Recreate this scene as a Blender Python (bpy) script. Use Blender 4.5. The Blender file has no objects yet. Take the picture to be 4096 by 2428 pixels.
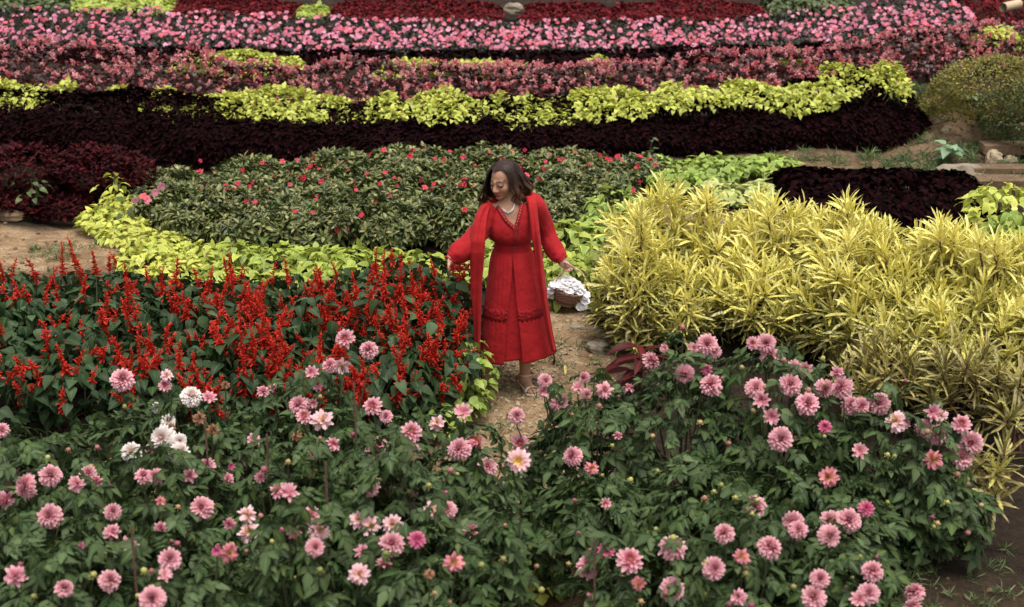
import bpy, math, random
import numpy as np
from mathutils import Vector, Matrix
from mathutils.bvhtree import BVHTree

random.seed(5)
rs = np.random.RandomState(11)
sc = bpy.context.scene
COL = sc.collection
PI = math.pi

# ------------------------------------------------------------------ camera, sky, sun, exposure
CAM_H, PITCH, FPX = 3.58, math.radians(18), 5689.0
cd = bpy.data.cameras.new('camera')
cam = bpy.data.objects.new('camera', cd)
COL.objects.link(cam)
cam.location = (0, 0, CAM_H)
cam.rotation_euler = (math.radians(90) - PITCH, 0, 0)
cd.sensor_width = 36
cd.lens = 50
cd.clip_end = 500
cd.dof.use_dof = True
cd.dof.focus_distance = 9.6
cd.dof.aperture_fstop = 2.0
sc.camera = cam

SUN_EL, SUN_AZ = math.radians(77), math.radians(150)      # azimuth measured from +Y (away from camera) towards +X
world = bpy.data.worlds.new('World')
sc.world = world
world.use_nodes = True
wn = world.node_tree
wn.nodes.clear()
sky = wn.nodes.new('ShaderNodeTexSky')
sky.sky_type = 'NISHITA'
sky.sun_disc = False
sky.sun_elevation = SUN_EL
sky.sun_rotation = SUN_AZ
sky.air_density = 1.0
sky.dust_density = 4.0
sky.ozone_density = 1.0
hs = wn.nodes.new('ShaderNodeHueSaturation')
hs.inputs['Saturation'].default_value = 0.04              # cloud cover greys the sky
bg = wn.nodes.new('ShaderNodeBackground')
bg.inputs['Strength'].default_value = 0.125
wo = wn.nodes.new('ShaderNodeOutputWorld')
wn.links.new(sky.outputs['Color'], hs.inputs['Color'])
wn.links.new(hs.outputs['Color'], bg.inputs['Color'])
wn.links.new(bg.outputs['Background'], wo.inputs['Surface'])

sl = bpy.data.lights.new('sun', 'SUN')
sl.energy = 1.4
sl.angle = math.radians(30)
sl.color = (1.0, 0.94, 0.84)
so = bpy.data.objects.new('sun', sl)
COL.objects.link(so)
sd = Vector((math.sin(SUN_AZ) * math.cos(SUN_EL), math.cos(SUN_AZ) * math.cos(SUN_EL), math.sin(SUN_EL)))
so.rotation_euler = sd.to_track_quat('Z', 'Y').to_euler()
so.location = (0, 0, 20)

vs = sc.view_settings
vs.view_transform = 'Standard'
vs.look = 'None'
vs.gamma = 1
vs.use_curve_mapping = False
vs.exposure = 0.95
sc.render.engine = 'CYCLES'
sc.cycles.max_bounces = 6
sc.cycles.diffuse_bounces = 3
sc.cycles.transmission_bounces = 3
sc.cycles.use_denoising = True

# ------------------------------------------------------------------ geometry of the view
cp, sp = math.cos(PITCH), math.sin(PITCH)
CAMP = np.array((0, 0, CAM_H))

def ray(px, py):
    u, v = (px - 2048) / FPX, (1214 - py) / FPX
    return np.array((u, cp + v * sp, -sp + v * cp))

def P(px, py, Y):
    d = ray(px, py)
    return CAMP + d * (Y / d[1])

def unit(a):
    a = np.asarray(a, float)
    return a / (np.linalg.norm(a, axis=-1, keepdims=True) + 1e-12)

# value noise ------------------------------------------------------
_lat = np.random.RandomState(3).rand(32, 32, 32)

def vn(x, y=0.0, z=0.0):
    x, y, z = np.broadcast_arrays(np.asarray(x, float), np.asarray(y, float), np.asarray(z, float))
    xi, yi, zi = np.floor(x).astype(int), np.floor(y).astype(int), np.floor(z).astype(int)
    fx, fy, fz = x - xi, y - yi, z - zi
    fx, fy, fz = [f * f * (3 - 2 * f) for f in (fx, fy, fz)]
    out = 0
    for a in (0, 1):
        for b in (0, 1):
            for c in (0, 1):
                w = (fx if a else 1 - fx) * (fy if b else 1 - fy) * (fz if c else 1 - fz)
                out = out + w * _lat[(xi + a) % 32, (yi + b) % 32, (zi + c) % 32]
    return out * 2 - 1

# terrain ----------------------------------------------------------
_cp = []
for px, py, Y in [(2050, 1575, 9.05), (2300, 1430, 9.5), (2140, 2250, 7.0), (2100, 1750, 8.45), (2400, 1200, 10.6), (2420, 1090, 11.3),
                  (1300, 1020, 11.0), (700, 960, 11.3), (1900, 1060, 10.9), (150, 1000, 11.0), (100, 890, 11.9), (150, 1120, 10.2),
                  (300, 885, 12.1), (500, 690, 12.9), (1200, 680, 13.1), (2000, 660, 13.1), (2800, 640, 13.2), (3500, 610, 13.4),
                  (3500, 660, 12.9), (3780, 450, 14.0), (4000, 700, 12.7), (4050, 560, 13.4), (300, 390, 14.3), (2000, 420, 14.2),
                  (3300, 330, 14.6), (300, 210, 15.9), (2000, 235, 15.9), (3200, 200, 16.0), (2000, 60, 17.6), (300, 40, 17.4),
                  (3800, 200, 15.6), (4000, 60, 17.2), (2500, 1480, 9.3), (3850, 2100, 7.4), (3700, 2380, 6.4), (3400, 1000, 10.9),
                  (1750, 1660, 8.6), (200, 1650, 8.5), (2600, 900, 11.6)]:
    _cp.append(P(px, py, Y))
for q in [(-3, 5.2, -.35), (0, 5.2, -.35), (3, 5.2, -.35), (-3, 7, -.12), (-.2, 9.1, 0), (.15, 8.97, 0), (.1, 9.1, 0), (-12, 5, -.3), (12, 5, -.3),
          (-12, 9, .1), (12, 9, .2), (-12, 12, .6), (12, 12, .6), (-12, 15, 1.25), (12, 15, 1.25), (-14, 22, 2.0), (0, 22, 2.0), (14, 22, 2.0),
          (-30, 40, 3.2), (0, 40, 3.2), (30, 40, 3.2), (-40, 10, .5), (40, 10, .5), (-60, 90, 4.5), (0, 90, 4.5), (60, 90, 4.5),
          (0, 2, -.5), (-10, 1, -.5), (10, 1, -.5), (-60, 2, 0), (60, 2, 0)]:
    _cp.append(np.array(q, float))
_cp = np.array(_cp)

def _tps(r):
    return r * r * np.log(r + 1e-9)

_n = len(_cp)
_A = np.zeros((_n + 3, _n + 3))
_A[:_n, :_n] = _tps(np.linalg.norm(_cp[:, None, :2] - _cp[None, :, :2], axis=-1)) + np.eye(_n) * 0.02
_A[:_n, _n] = 1
_A[:_n, _n + 1:] = _cp[:, :2]
_A[_n:, :_n] = _A[:_n, _n:].T
_w = np.linalg.solve(_A, np.concatenate([_cp[:, 2], np.zeros(3)]))

def zbase(x, y):
    x, y = np.broadcast_arrays(np.asarray(x, float), np.asarray(y, float))
    sh = x.shape
    xf, yf = x.ravel(), y.ravel()
    out = np.zeros(len(xf))
    for i in range(0, len(xf), 20000):
        a, b = xf[i:i + 20000], yf[i:i + 20000]
        r = np.sqrt((a[:, None] - _cp[None, :, 0]) ** 2 + (b[:, None] - _cp[None, :, 1]) ** 2)
        out[i:i + 20000] = _tps(r) @ _w[:_n] + _w[_n] + _w[_n + 1] * a + _w[_n + 2] * b
    return out.reshape(sh)

def zt(x, y):
    x, y = np.asarray(x, float), np.asarray(y, float)
    near = np.exp(-((x - 0.0) ** 2 / .16 + (y - 9.05) ** 2 / .05))
    n = .022 * vn(x * 2.3, y * 2.3, 1.5) + .012 * vn(x * 6, y * 6, 7.5) + .006 * vn(x * 15, y * 15, 3.3)
    return zbase(x, y) + n * (1 - near)

# ------------------------------------------------------------------ object helpers
def link(o, parent=None):
    COL.objects.link(o)
    if parent is not None:
        o.parent = parent
    return o

def tag(o, label, cat, group=None, kind=None):
    o['label'] = label
    o['category'] = cat
    if group:
        o['group'] = group
    if kind:
        o['kind'] = kind
    return o

def thing(name, loc, label, cat, group=None):
    o = bpy.data.objects.new(name, None)
    o.empty_display_size = .1
    o.location = tuple(float(v) for v in loc)
    link(o)
    return tag(o, label, cat, group)

def mesh_np(name, V, T, LF=None, mat=None, smooth=True):
    V = np.ascontiguousarray(V, np.float32)
    T = np.ascontiguousarray(T, np.int32)
    k = T.shape[1]
    me = bpy.data.meshes.new(name)
    me.vertices.add(len(V))
    me.vertices.foreach_set('co', V.ravel())
    me.loops.add(T.size)
    me.loops.foreach_set('vertex_index', T.ravel())
    me.polygons.add(len(T))
    me.polygons.foreach_set('loop_start', np.arange(0, T.size, k, dtype=np.int32))
    me.polygons.foreach_set('use_smooth', np.full(len(T), smooth))
    if LF is not None:
        a = me.attributes.new('lf', 'FLOAT_VECTOR', 'POINT')
        a.data.foreach_set('vector', np.ascontiguousarray(LF, np.float32).ravel())
    me.update(calc_edges=True)
    for m in (mat if isinstance(mat, (list, tuple)) else [mat]):
        if m is not None:
            me.materials.append(m)
    return me

def obj(name, me, parent=None, loc=None, kind=None):
    o = bpy.data.objects.new(name, me)
    link(o, parent)
    if loc is not None:
        o.location = tuple(float(v) for v in loc)
    if kind:
        o['kind'] = kind
    return o

# shapes: (V, T, LF) with LF = (along, edge, random)
def cat(parts):
    Vs, Ts, Ls, n = [], [], [], 0
    for V, T, L in parts:
        Vs.append(V); Ts.append(T + n); Ls.append(L); n += len(V)
    return np.concatenate(Vs), np.concatenate(Ts), np.concatenate(Ls)

def frames(d, n):
    d = unit(d)
    x = unit(np.cross(d, n))
    n2 = np.cross(x, d)
    return np.stack([x, d, n2], axis=-1)

def xf(shape, d, n, t, s=1.0, rnd=None):
    V, T, L = shape
    M = frames(np.asarray(d, float), np.asarray(n, float))
    L = L.copy()
    if rnd is not None:
        L[:, 2] = rnd
    return (V * s) @ M.T + np.asarray(t, float), T, L

def join(shapes, pos, d, n, s, rnd):
    N = len(pos)
    M = frames(d, n) * np.asarray(s)[:, None, None]
    idx = rs.randint(0, len(shapes), N)
    parts = []
    for k, (V, T, L) in enumerate(shapes):
        m = np.where(idx == k)[0]
        if not len(m):
            continue
        VV = np.einsum('nij,kj->nki', M[m], V) + pos[m][:, None, :]
        TT = T[None] + (np.arange(len(m)) * len(V))[:, None, None]
        LL = np.repeat(L[None], len(m), 0)
        LL[:, :, 2] = (LL[:, :, 2] * .35 + rnd[m][:, None]) % 1.0
        parts.append((VV.reshape(-1, 3), TT.reshape(-1, 3), LL.reshape(-1, 3)))
    return cat(parts)

def leaf(L, W, n=4, fold=.25, curl=.5, prof='ovate', serr=0.0, rnd=.5, twist=0.0):
    s = np.linspace(0, 1, n + 1)
    if prof == 'ovate':
        w = np.sin(PI * s ** .72) ** .9
    elif prof == 'heart':
        w = np.clip(np.sin(PI * (s * .93 + .07) ** .55), 0, 1) ** .85
        w[0] = .25
    elif prof == 'lance':
        w = np.sin(PI * s ** .85) ** .8
    elif prof == 'strap':
        w = np.clip(np.minimum(s * 5 + .25, (1 - s) * 6), 0, 1) ** .6
    elif prof == 'petal':
        w = np.sin(PI * (s * .8 + .12)) ** .8
        w[0] = .35
    else:
        w = np.sin(PI * s)
    w = np.maximum(w, .02)
    if serr:
        w = w * (1 - serr * (np.arange(n + 1) % 2))
    a = -curl * s
    ds = L / n
    y = np.concatenate([[0], np.cumsum(np.cos((a[1:] + a[:-1]) / 2)) * ds])
    z = np.concatenate([[0], np.cumsum(np.sin((a[1:] + a[:-1]) / 2)) * ds])
    hw = w * W / 2
    V, LF = [], []
    for i in range(n + 1):
        tw = twist * s[i]
        for e in (-1, 0, 1):
            V.append((e * hw[i] * math.cos(tw), y[i], z[i] + abs(e) * fold * hw[i] + e * hw[i] * math.sin(tw)))
            LF.append((s[i], abs(e), rnd))
    T = []
    for i in range(n):
        for c in (0, 1):
            p = 3 * i + c
            T += [(p, p + 1, p + 4), (p, p + 4, p + 3)]
    return np.array(V), np.array(T), np.array(LF)

def tube(pts, rad, k=5, cap=True, rnd=.5):
    pts = np.asarray(pts, float)
    n = len(pts)
    rad = np.broadcast_to(np.asarray(rad, float), (n,))
    tg = unit(np.gradient(pts, axis=0))
    ref = np.array((0.31, .22, .92)) if abs(tg[0][2]) < .9 else np.array((1., .1, 0))
    V, LF = [], []
    u = unit(np.cross(tg[0], ref))
    for i in range(n):
        u = unit(u - tg[i] * np.dot(u, tg[i]))
        v = np.cross(tg[i], u)
        for j in range(k):
            t = 2 * PI * j / k
            V.append(pts[i] + rad[i] * (math.cos(t) * u + math.sin(t) * v))
            LF.append((i / max(1, n - 1), .5, rnd))
    T = []
    for i in range(n - 1):
        for j in range(k):
            a, b = i * k + j, i * k + (j + 1) % k
            T += [(a, b, b + k), (a, b + k, a + k)]
    if cap:
        for base, fl in ((0, 1), ((n - 1) * k, 0)):
            for j in range(1, k - 1):
                T.append((base, base + j + 1, base + j) if fl else (base, base + j, base + j + 1))
    return np.array(V), np.array(T), np.array(LF)

def blob(r, seed=0, rough=.15, nu=10, nv=7, sq=(1, 1, 1), flat=None):
    V, T, LF = [], [], []
    for i in range(nv + 1):
        for j in range(nu):
            th, ph = PI * i / nv, 2 * PI * j / nu
            d = np.array((math.sin(th) * math.cos(ph), math.sin(th) * math.sin(ph), math.cos(th)))
            q = r * (1 + rough * float(vn(d[0] * 1.7 + seed * 3.1, d[1] * 1.7 + seed, d[2] * 1.7 + 5)) + .4 * rough * float(vn(d[0] * 4 + seed, d[1] * 4, d[2] * 4 + seed)))
            V.append(d * q * np.array(sq)); LF.append((i / nv, .5, .5))
    for i in range(nv):
        for j in range(nu):
            a, b = i * nu + j, i * nu + (j + 1) % nu
            T += [(a, a + nu, b + nu), (a, b + nu, b)]
    return np.array(V), np.array(T), np.array(LF)

def box(sx, sy, sz, jit=0.0, seed=0):
    r = np.random.RandomState(seed)
    V = np.array([(x * sx / 2, y * sy / 2, z * sz / 2) for x in (-1, 1) for y in (-1, 1) for z in (-1, 1)], float)
    V += r.uniform(-1, 1, V.shape) * jit
    q = [(0, 1, 3, 2), (4, 6, 7, 5), (0, 4, 5, 1), (2, 3, 7, 6), (0, 2, 6, 4), (1, 5, 7, 3)]
    T = []
    for a, b, c, d in q:
        T += [(a, b, c), (a, c, d)]
    return V, np.array(T), np.full((8, 3), .5)

# ------------------------------------------------------------------ materials
def newmat(name):
    m = bpy.data.materials.new(name)
    m.use_nodes = True
    nt = m.node_tree
    nt.nodes.clear()
    out = nt.nodes.new('ShaderNodeOutputMaterial')
    return m, nt, out

def N(nt, t, **kw):
    n = nt.nodes.new(t)
    for k, v in kw.items():
        setattr(n, k, v)
    return n

def mixrgb(nt, fac, a, b, mode='MIX'):
    n = N(nt, 'ShaderNodeMix', data_type='RGBA', blend_type=mode)
    for sock, v in ((n.inputs[0], fac), (n.inputs[6], a), (n.inputs[7], b)):
        if isinstance(v, bpy.types.NodeSocket):
            nt.links.new(v, sock)
        elif isinstance(v, (tuple, list)):
            sock.default_value = tuple(v) + (1,) if len(v) == 3 else v
        else:
            sock.default_value = v
    return n.outputs[2]

def math_(nt, op, a, b=0.0, clamp=False):
    n = N(nt, 'ShaderNodeMath', operation=op, use_clamp=clamp)
    for sock, v in ((n.inputs[0], a), (n.inputs[1], b)):
        if isinstance(v, bpy.types.NodeSocket):
            nt.links.new(v, sock)
        else:
            sock.default_value = v
    return n.outputs[0]

def ramp(nt, fac, stops):
    n = N(nt, 'ShaderNodeValToRGB')
    el = n.color_ramp.elements
    while len(el) < len(stops):
        el.new(.5)
    for e, (p, c) in zip(el, stops):
        e.position = p
        e.color = tuple(c) + (1,) if len(c) == 3 else c
    nt.links.new(fac, n.inputs[0])
    return n.outputs[0]

def noise(nt, scale, detail=3.0, rough=.5, coord=None):
    n = N(nt, 'ShaderNodeTexNoise')
    n.inputs['Scale'].default_value = scale
    n.inputs['Detail'].default_value = detail
    n.inputs['Roughness'].default_value = rough
    if coord is None:
        coord = N(nt, 'ShaderNodeTexCoord').outputs['Object']
    nt.links.new(coord, n.inputs['Vector'])
    return n.outputs['Fac']

def leafmat(name, cols, mid=None, edge=None, tip=None, base=None, rough=.5, trans=.25, spec=.4, mott=None, ring=None, bump=.35, var=.35):
    """cols: list of colours picked by the leaf's own random number; mid / edge / tip / base: colours of those zones of a leaf."""
    m, nt, out = newmat(name)
    at = N(nt, 'ShaderNodeAttribute', attribute_name='lf')
    sx = N(nt, 'ShaderNodeSeparateXYZ')
    nt.links.new(at.outputs['Vector'], sx.inputs[0])
    al, ed, rn = sx.outputs
    oi = N(nt, 'ShaderNodeObjectInfo')
    if ring is None:
        r = math_(nt, 'FRACT', math_(nt, 'ADD', rn, oi.outputs['Random']))
    else:
        r = oi.outputs['Random']
    k = len(cols)
    c = ramp(nt, r, [((i + .0) / max(1, k - 1) if k > 1 else 0.0, col) for i, col in enumerate(cols)]) if k > 1 else None
    if c is None:
        rgb = N(nt, 'ShaderNodeRGB')
        rgb.outputs[0].default_value = tuple(cols[0]) + (1,)
        c = rgb.outputs[0]
    if ring is not None:
        c = mixrgb(nt, ramp(nt, rn, [(0.0, (1, 1, 1)), (.55, (0, 0, 0))]), c, ring)
    if edge is not None:
        c = mixrgb(nt, ramp(nt, ed, [(.55, (0, 0, 0)), (1.0, (1, 1, 1))]), c, edge)
    if mid is not None:
        c = mixrgb(nt, ramp(nt, ed, [(.0, (1, 1, 1)), (.28, (0, 0, 0))]), c, mid)
    if tip is not None:
        c = mixrgb(nt, ramp(nt, al, [(.45, (0, 0, 0)), (1.0, (1, 1, 1))]), c, tip)
    if base is not None:
        c = mixrgb(nt, ramp(nt, al, [(.0, (1, 1, 1)), (.45, (0, 0, 0))]), c, base)
    co = N(nt, 'ShaderNodeTexCoord').outputs['Object']
    if mott is not None:
        f = noise(nt, mott[1], 3, .6, co)
        c = mixrgb(nt, ramp(nt, f, [(mott[2], (0, 0, 0)), (mott[2] + .08, (1, 1, 1))]), c, mott[0])
    r2 = math_(nt, 'FRACT', math_(nt, 'MULTIPLY', math_(nt, 'ADD', rn, oi.outputs['Random']), 7.31))
    v = math_(nt, 'ADD', math_(nt, 'MULTIPLY', r2, var * 2), 1 - var)
    hsv = N(nt, 'ShaderNodeHueSaturation')
    nt.links.new(v, hsv.inputs['Value'])
    nt.links.new(c, hsv.inputs['Color'])
    c = hsv.outputs[0]
    p = N(nt, 'ShaderNodeBsdfPrincipled')
    p.inputs['Roughness'].default_value = rough
    p.inputs['Specular IOR Level'].default_value = spec
    nt.links.new(c, p.inputs['Base Color'])
    bp = N(nt, 'ShaderNodeBump')
    bp.inputs['Strength'].default_value = bump
    bp.inputs['Distance'].default_value = .004
    nt.links.new(noise(nt, 90, 2, .5, co), bp.inputs['Height'])
    nt.links.new(bp.outputs[0], p.inputs['Normal'])
    if trans > 0:
        t = N(nt, 'ShaderNodeBsdfTranslucent')
        nt.links.new(c, t.inputs['Color'])
        mx = N(nt, 'ShaderNodeMixShader')
        mx.inputs[0].default_value = trans
        nt.links.new(p.outputs[0], mx.inputs[1])
        nt.links.new(t.outputs[0], mx.inputs[2])
        nt.links.new(mx.outputs[0], out.inputs[0])
    else:
        nt.links.new(p.outputs[0], out.inputs[0])
    return m

def plain(name, c0, c1, scale=20, rough=.8, bump=.3, spec=.3, dist=.01):
    m, nt, out = newmat(name)
    co = N(nt, 'ShaderNodeTexCoord').outputs['Object']
    f = noise(nt, scale, 5, .6, co)
    p = N(nt, 'ShaderNodeBsdfPrincipled')
    p.inputs['Roughness'].default_value = rough
    p.inputs['Specular IOR Level'].default_value = spec
    nt.links.new(ramp(nt, f, [(.3, c0), (.7, c1)]), p.inputs['Base Color'])
    b = N(nt, 'ShaderNodeBump')
    b.inputs['Strength'].default_value = bump
    b.inputs['Distance'].default_value = dist
    nt.links.new(noise(nt, scale * 3, 4, .6, co), b.inputs['Height'])
    nt.links.new(b.outputs[0], p.inputs['Normal'])
    nt.links.new(p.outputs[0], out.inputs[0])
    return m

M = {}
M['dahlia_leaf'] = leafmat('dahlia_leaf', [(.014, .026, .009), (.036, .062, .019), (.076, .108, .044), (.028, .058, .016), (.058, .082, .020)], mid=(.085, .115, .052), rough=.5, trans=.15, spec=.13)
M['stem'] = leafmat('green_stem', [(.05, .075, .03), (.07, .06, .03)], trans=0, rough=.6)
M['woody_stem'] = leafmat('woody_stem', [(.08, .03, .022), (.12, .05, .03)], trans=0, rough=.7)
M['salvia_leaf'] = leafmat('salvia_leaf', [(.011, .025, .007), (.025, .050, .016), (.052, .085, .035)], mid=(.05, .085, .036), rough=.5, trans=.15, spec=.15)
M['salvia_red'] = leafmat('salvia_red', [(.52, .018, .008), (.60, .040, .012), (.38, .009, .006)], rough=.55, trans=.25, var=.28)
M['impatiens_leaf'] = leafmat('impatiens_leaf', [(.036, .064, .010), (.070, .098, .018), (.25, .24, .09), (.010, .020, .004), (.028, .052, .010)], mid=(.26, .26, .10), rough=.42, trans=.12, spec=.3)  # palest colour in the list stands in for leaf highlights
M['impatiens_red'] = leafmat('impatiens_red', [(.46, .010, .035), (.52, .022, .06), (.42, .008, .02)], rough=.5, trans=.25, var=.2)
M['chartreuse'] = leafmat('chartreuse_leaf', [(.44, .48, .06), (.54, .53, .08), (.34, .43, .055), (.60, .58, .13)], edge=(.58, .58, .14), mid=(.46, .50, .10), rough=.5, trans=.3, var=.22)
M['yellow_lime'] = leafmat('yellow_lime_leaf', [(.26, .35, .045), (.36, .42, .06), (.20, .29, .04), (.44, .47, .08)], edge=(.46, .50, .11), rough=.5, trans=.3, var=.28)
M['lime'] = leafmat('lime_leaf', [(.20, .33, .05), (.27, .38, .06), (.34, .42, .08), (.16, .27, .05)], edge=(.36, .42, .10), rough=.5, trans=.3, var=.25)
M['pale_lime'] = leafmat('pale_lime_leaf', [(.46, .50, .16), (.52, .54, .22), (.40, .46, .12)], rough=.5, trans=.3, var=.2)
M['purple'] = leafmat('purple_leaf', [(.0022, .0009, .0009), (.0042, .0012, .0014), (.011, .002, .003)], mid=(.022, .003, .006), rough=.85, trans=.08, spec=.035)
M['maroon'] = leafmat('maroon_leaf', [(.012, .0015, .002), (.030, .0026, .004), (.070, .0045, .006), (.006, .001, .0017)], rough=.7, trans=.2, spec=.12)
M['maroon_sunlit'] = leafmat('sunlit_maroon_leaf', [(.05, .004, .006), (.11, .008, .011), (.18, .012, .016), (.025, .003, .004)], rough=.7, trans=.2, spec=.1)  # lighter copy of maroon: sunlight put into the leaf colour
M['begonia_leaf'] = leafmat('begonia_leaf', [(.014, .003, .003), (.065, .007, .006), (.016, .007, .005), (.11, .011, .009)], rough=.4, trans=.2)
M['begonia_flower'] = leafmat('begonia_flower', [(.58, .18, .205), (.66, .29, .30), (.46, .075, .09), (.62, .23, .25)], rough=.6, trans=.3, var=.18)
M['pink_leaf'] = leafmat('pink_bed_leaf', [(.010, .013, .007), (.020, .025, .011), (.018, .009, .007)], rough=.45, trans=.15)
M['pink_flower'] = leafmat('pink_bed_flower', [(.58, .13, .22), (.64, .23, .33), (.60, .07, .09), (.68, .33, .44), (.50, .075, .15)], rough=.6, trans=.3, var=.22)
M['croton_young'] = leafmat('croton_young_leaf', [(.76, .66, .14), (.70, .62, .13), (.82, .74, .26)], mid=(.78, .72, .34), rough=.4, trans=.25, mott=((.24, .29, .04), 80, .55), var=.18)
M['croton_mid'] = leafmat('croton_leaf', [(.62, .52, .10), (.46, .41, .08), (.72, .62, .24)], mid=(.70, .62, .30), rough=.38, trans=.2, mott=((.12, .16, .025), 70, .50), var=.22)
M['croton_old_shaded'] = leafmat('croton_old_shaded_leaf', [(.32, .25, .07), (.20, .17, .04), (.46, .37, .15), (.10, .10, .03)], mid=(.44, .36, .15), rough=.4, trans=.15, mott=((.09, .10, .025), 50, .52), var=.25)  # old leaf tone, also used as painted shade low down and inside
M['red_croton'] = leafmat('red_croton_leaf', [(.020, .004, .005), (.045, .005, .007), (.09, .010, .010)], mid=(.12, .012, .012), rough=.5, trans=.12, spec=.15)
M['dahlia_pink'] = leafmat('dahlia_pink_petal', [(.60, .195, .255), (.66, .26, .31), (.54, .135, .195), (.72, .35, .37)], tip=(.77, .44, .475), ring=(.38, .05, .09), rough=.6, trans=.3, var=.12)
M['dahlia_dark'] = leafmat('dahlia_deep_pink_petal', [(.46, .07, .16), (.54, .11, .21)], tip=(.6, .16, .27), ring=(.34, .03, .09), rough=.6, trans=.25, var=.15)
M['dahlia_white'] = leafmat('dahlia_white_petal', [(.80, .66, .62), (.82, .72, .68)], tip=(.86, .80, .76), ring=(.72, .42, .36), rough=.6, trans=.3, var=.07)
M['dahlia_blush'] = leafmat('dahlia_blush_petal', [(.76, .42, .44), (.80, .50, .50)], tip=(.82, .56, .60), base=(.78, .48, .12), ring=(.74, .46, .14), rough=.6, trans=.3, var=.12)
M['dahlia_orange'] = leafmat('dahlia_faded_petal', [(.66, .28, .22), (.62, .22, .22)], tip=(.60, .20, .28), base=(.72, .40, .08), ring=(.68, .38, .08), rough=.7, trans=.25, var=.2)
M['dahlia_brown'] = leafmat('dahlia_withered_petal', [(.24, .11, .055), (.30, .15, .08)], rough=.8, trans=.1, var=.3)
M['disc_yellow'] = plain('flower_disc', (.42, .26, .03), (.60, .42, .06), 300, .8, .6)
M['disc_dark'] = plain('dark_flower_disc', (.10, .05, .02), (.34, .22, .03), 300, .8, .6)
M['bud'] = leafmat('dahlia_bud', [(.22, .24, .06), (.32, .30, .09), (.30, .12, .10), (.26, .06, .10)], trans=0, rough=.55)
M['bank_leaf'] = leafmat('bank_shrub_leaf', [(.12, .13, .025), (.19, .17, .03), (.30, .23, .035), (.07, .10, .025)], rough=.55, trans=.2)
M['grass'] = leafmat('grass_blade', [(.05, .09, .03), (.08, .13, .04), (.13, .15, .05)], rough=.55, trans=.2)
M['weed'] = leafmat('weed_leaf', [(.035, .060, .015), (.06, .088, .022), (.10, .12, .035)], rough=.5, trans=.2)
M['pale_weed'] = leafmat('pale_weed_leaf', [(.16, .27, .14), (.20, .30, .17)], rough=.5, trans=.2)
M['rock'] = plain('rock', (.16, .13, .10), (.34, .28, .21), 14, .9, .8)
M['stone'] = plain('pale_stone', (.24, .18, .11), (.42, .33, .22), 25, .9, .8)
M['slab'] = plain('step_stone', (.08, .05, .027), (.17, .11, .065), 12, .9, .8)
M['boulder'] = plain('boulder', (.15, .12, .085), (.30, .25, .185), 10, .9, .5)
M['stake'] = plain('weathered_stake', (.035, .015, .012), (.08, .035, .025), 30, .85, .5)
M['pipe'] = plain('pipe_plastic', (.42, .32, .20), (.50, .40, .26), 12, .5, .1)

# ------------------------------------------------------------------ ground
def polydist(x, y, pts):
    d = np.full(x.shape, 1e9)
    for (ax, ay), (bx, by) in zip(pts[:-1], pts[1:]):
        vx, vy = bx - ax, by - ay
        t = np.clip(((x - ax) * vx + (y - ay) * vy) / (vx * vx + vy * vy), 0, 1)
        d = np.minimum(d, np.hypot(x - ax - t * vx, y - ay - t * vy))
    return d

def wxy(px, py, Y):
    q = P(px, py, Y)
    return (q[0], q[1])

PATH_MAIN = [(0.3, 3.0), (0.18, 5.5), wxy(2150, 2250, 7.0), wxy(2060, 1700, 8.6), wxy(2080, 1540, 9.1), wxy(2300, 1330, 9.9), wxy(2420, 1180, 10.7), wxy(2620, 1050, 11.6)]
PATH_LEFT = [wxy(-800, 1010, 10.9), wxy(60, 1000, 11.0), wxy(240, 970, 11.1)]
BANK = [wxy(3000, 640, 13.0), wxy(3600, 650, 13.0), wxy(3780, 480, 13.9)]
FRONT = [(2.6, 6.2), (1.9, 6.0), (1.5, 6.2)]

def axis(fine, lo, hi, far, step):
    a = list(np.arange(lo, hi + 1e-6, step))
    s, v = step, hi
    while v < far[1]:
        s *= 1.35; v += s; a.append(v)
    s, v = step, lo
    while v > far[0]:
        s *= 1.35; v -= s; a.insert(0, v)
    return np.array(a)

gx = axis(0, -5.2, 5.4, (-90, 90), .055)
gy = axis(0, 5.0, 15.0, (-8, 120), .055)
GX, GY = np.meshgrid(gx, gy)
dm, dl, db, df = (polydist(GX, GY, p) for p in (PATH_MAIN, PATH_LEFT, BANK, FRONT))
wob = .12 * vn(GX * 2, GY * 2, 4.2) + .06 * vn(GX * 6, GY * 6, 2.2)
sm = lambda d, w, e: np.clip((w + e - d) / (2 * e), 0, 1)
pm = np.maximum.reduce([sm(dm + wob, .5, .12), sm(dl + wob, .75, .15), .55 * sm(db + wob, .5, .3), .10 * sm(df + wob, .45, .3)])  # front corner blend kept low, deep shade put into its soil colour
GZ = zt(GX, GY) + pm * (.010 * vn(GX * 11, GY * 11, 9.1) + .006 * np.abs(vn(GX * 19, GY * 19, 5.1)))
gv = np.stack([GX, GY, GZ], -1).reshape(-1, 3)
ny, nx = GX.shape
ii = (np.arange(ny - 1)[:, None] * nx + np.arange(nx - 1)[None, :]).ravel()
gq = np.stack([ii, ii + 1, ii + nx + 1, ii + nx], -1)

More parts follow.
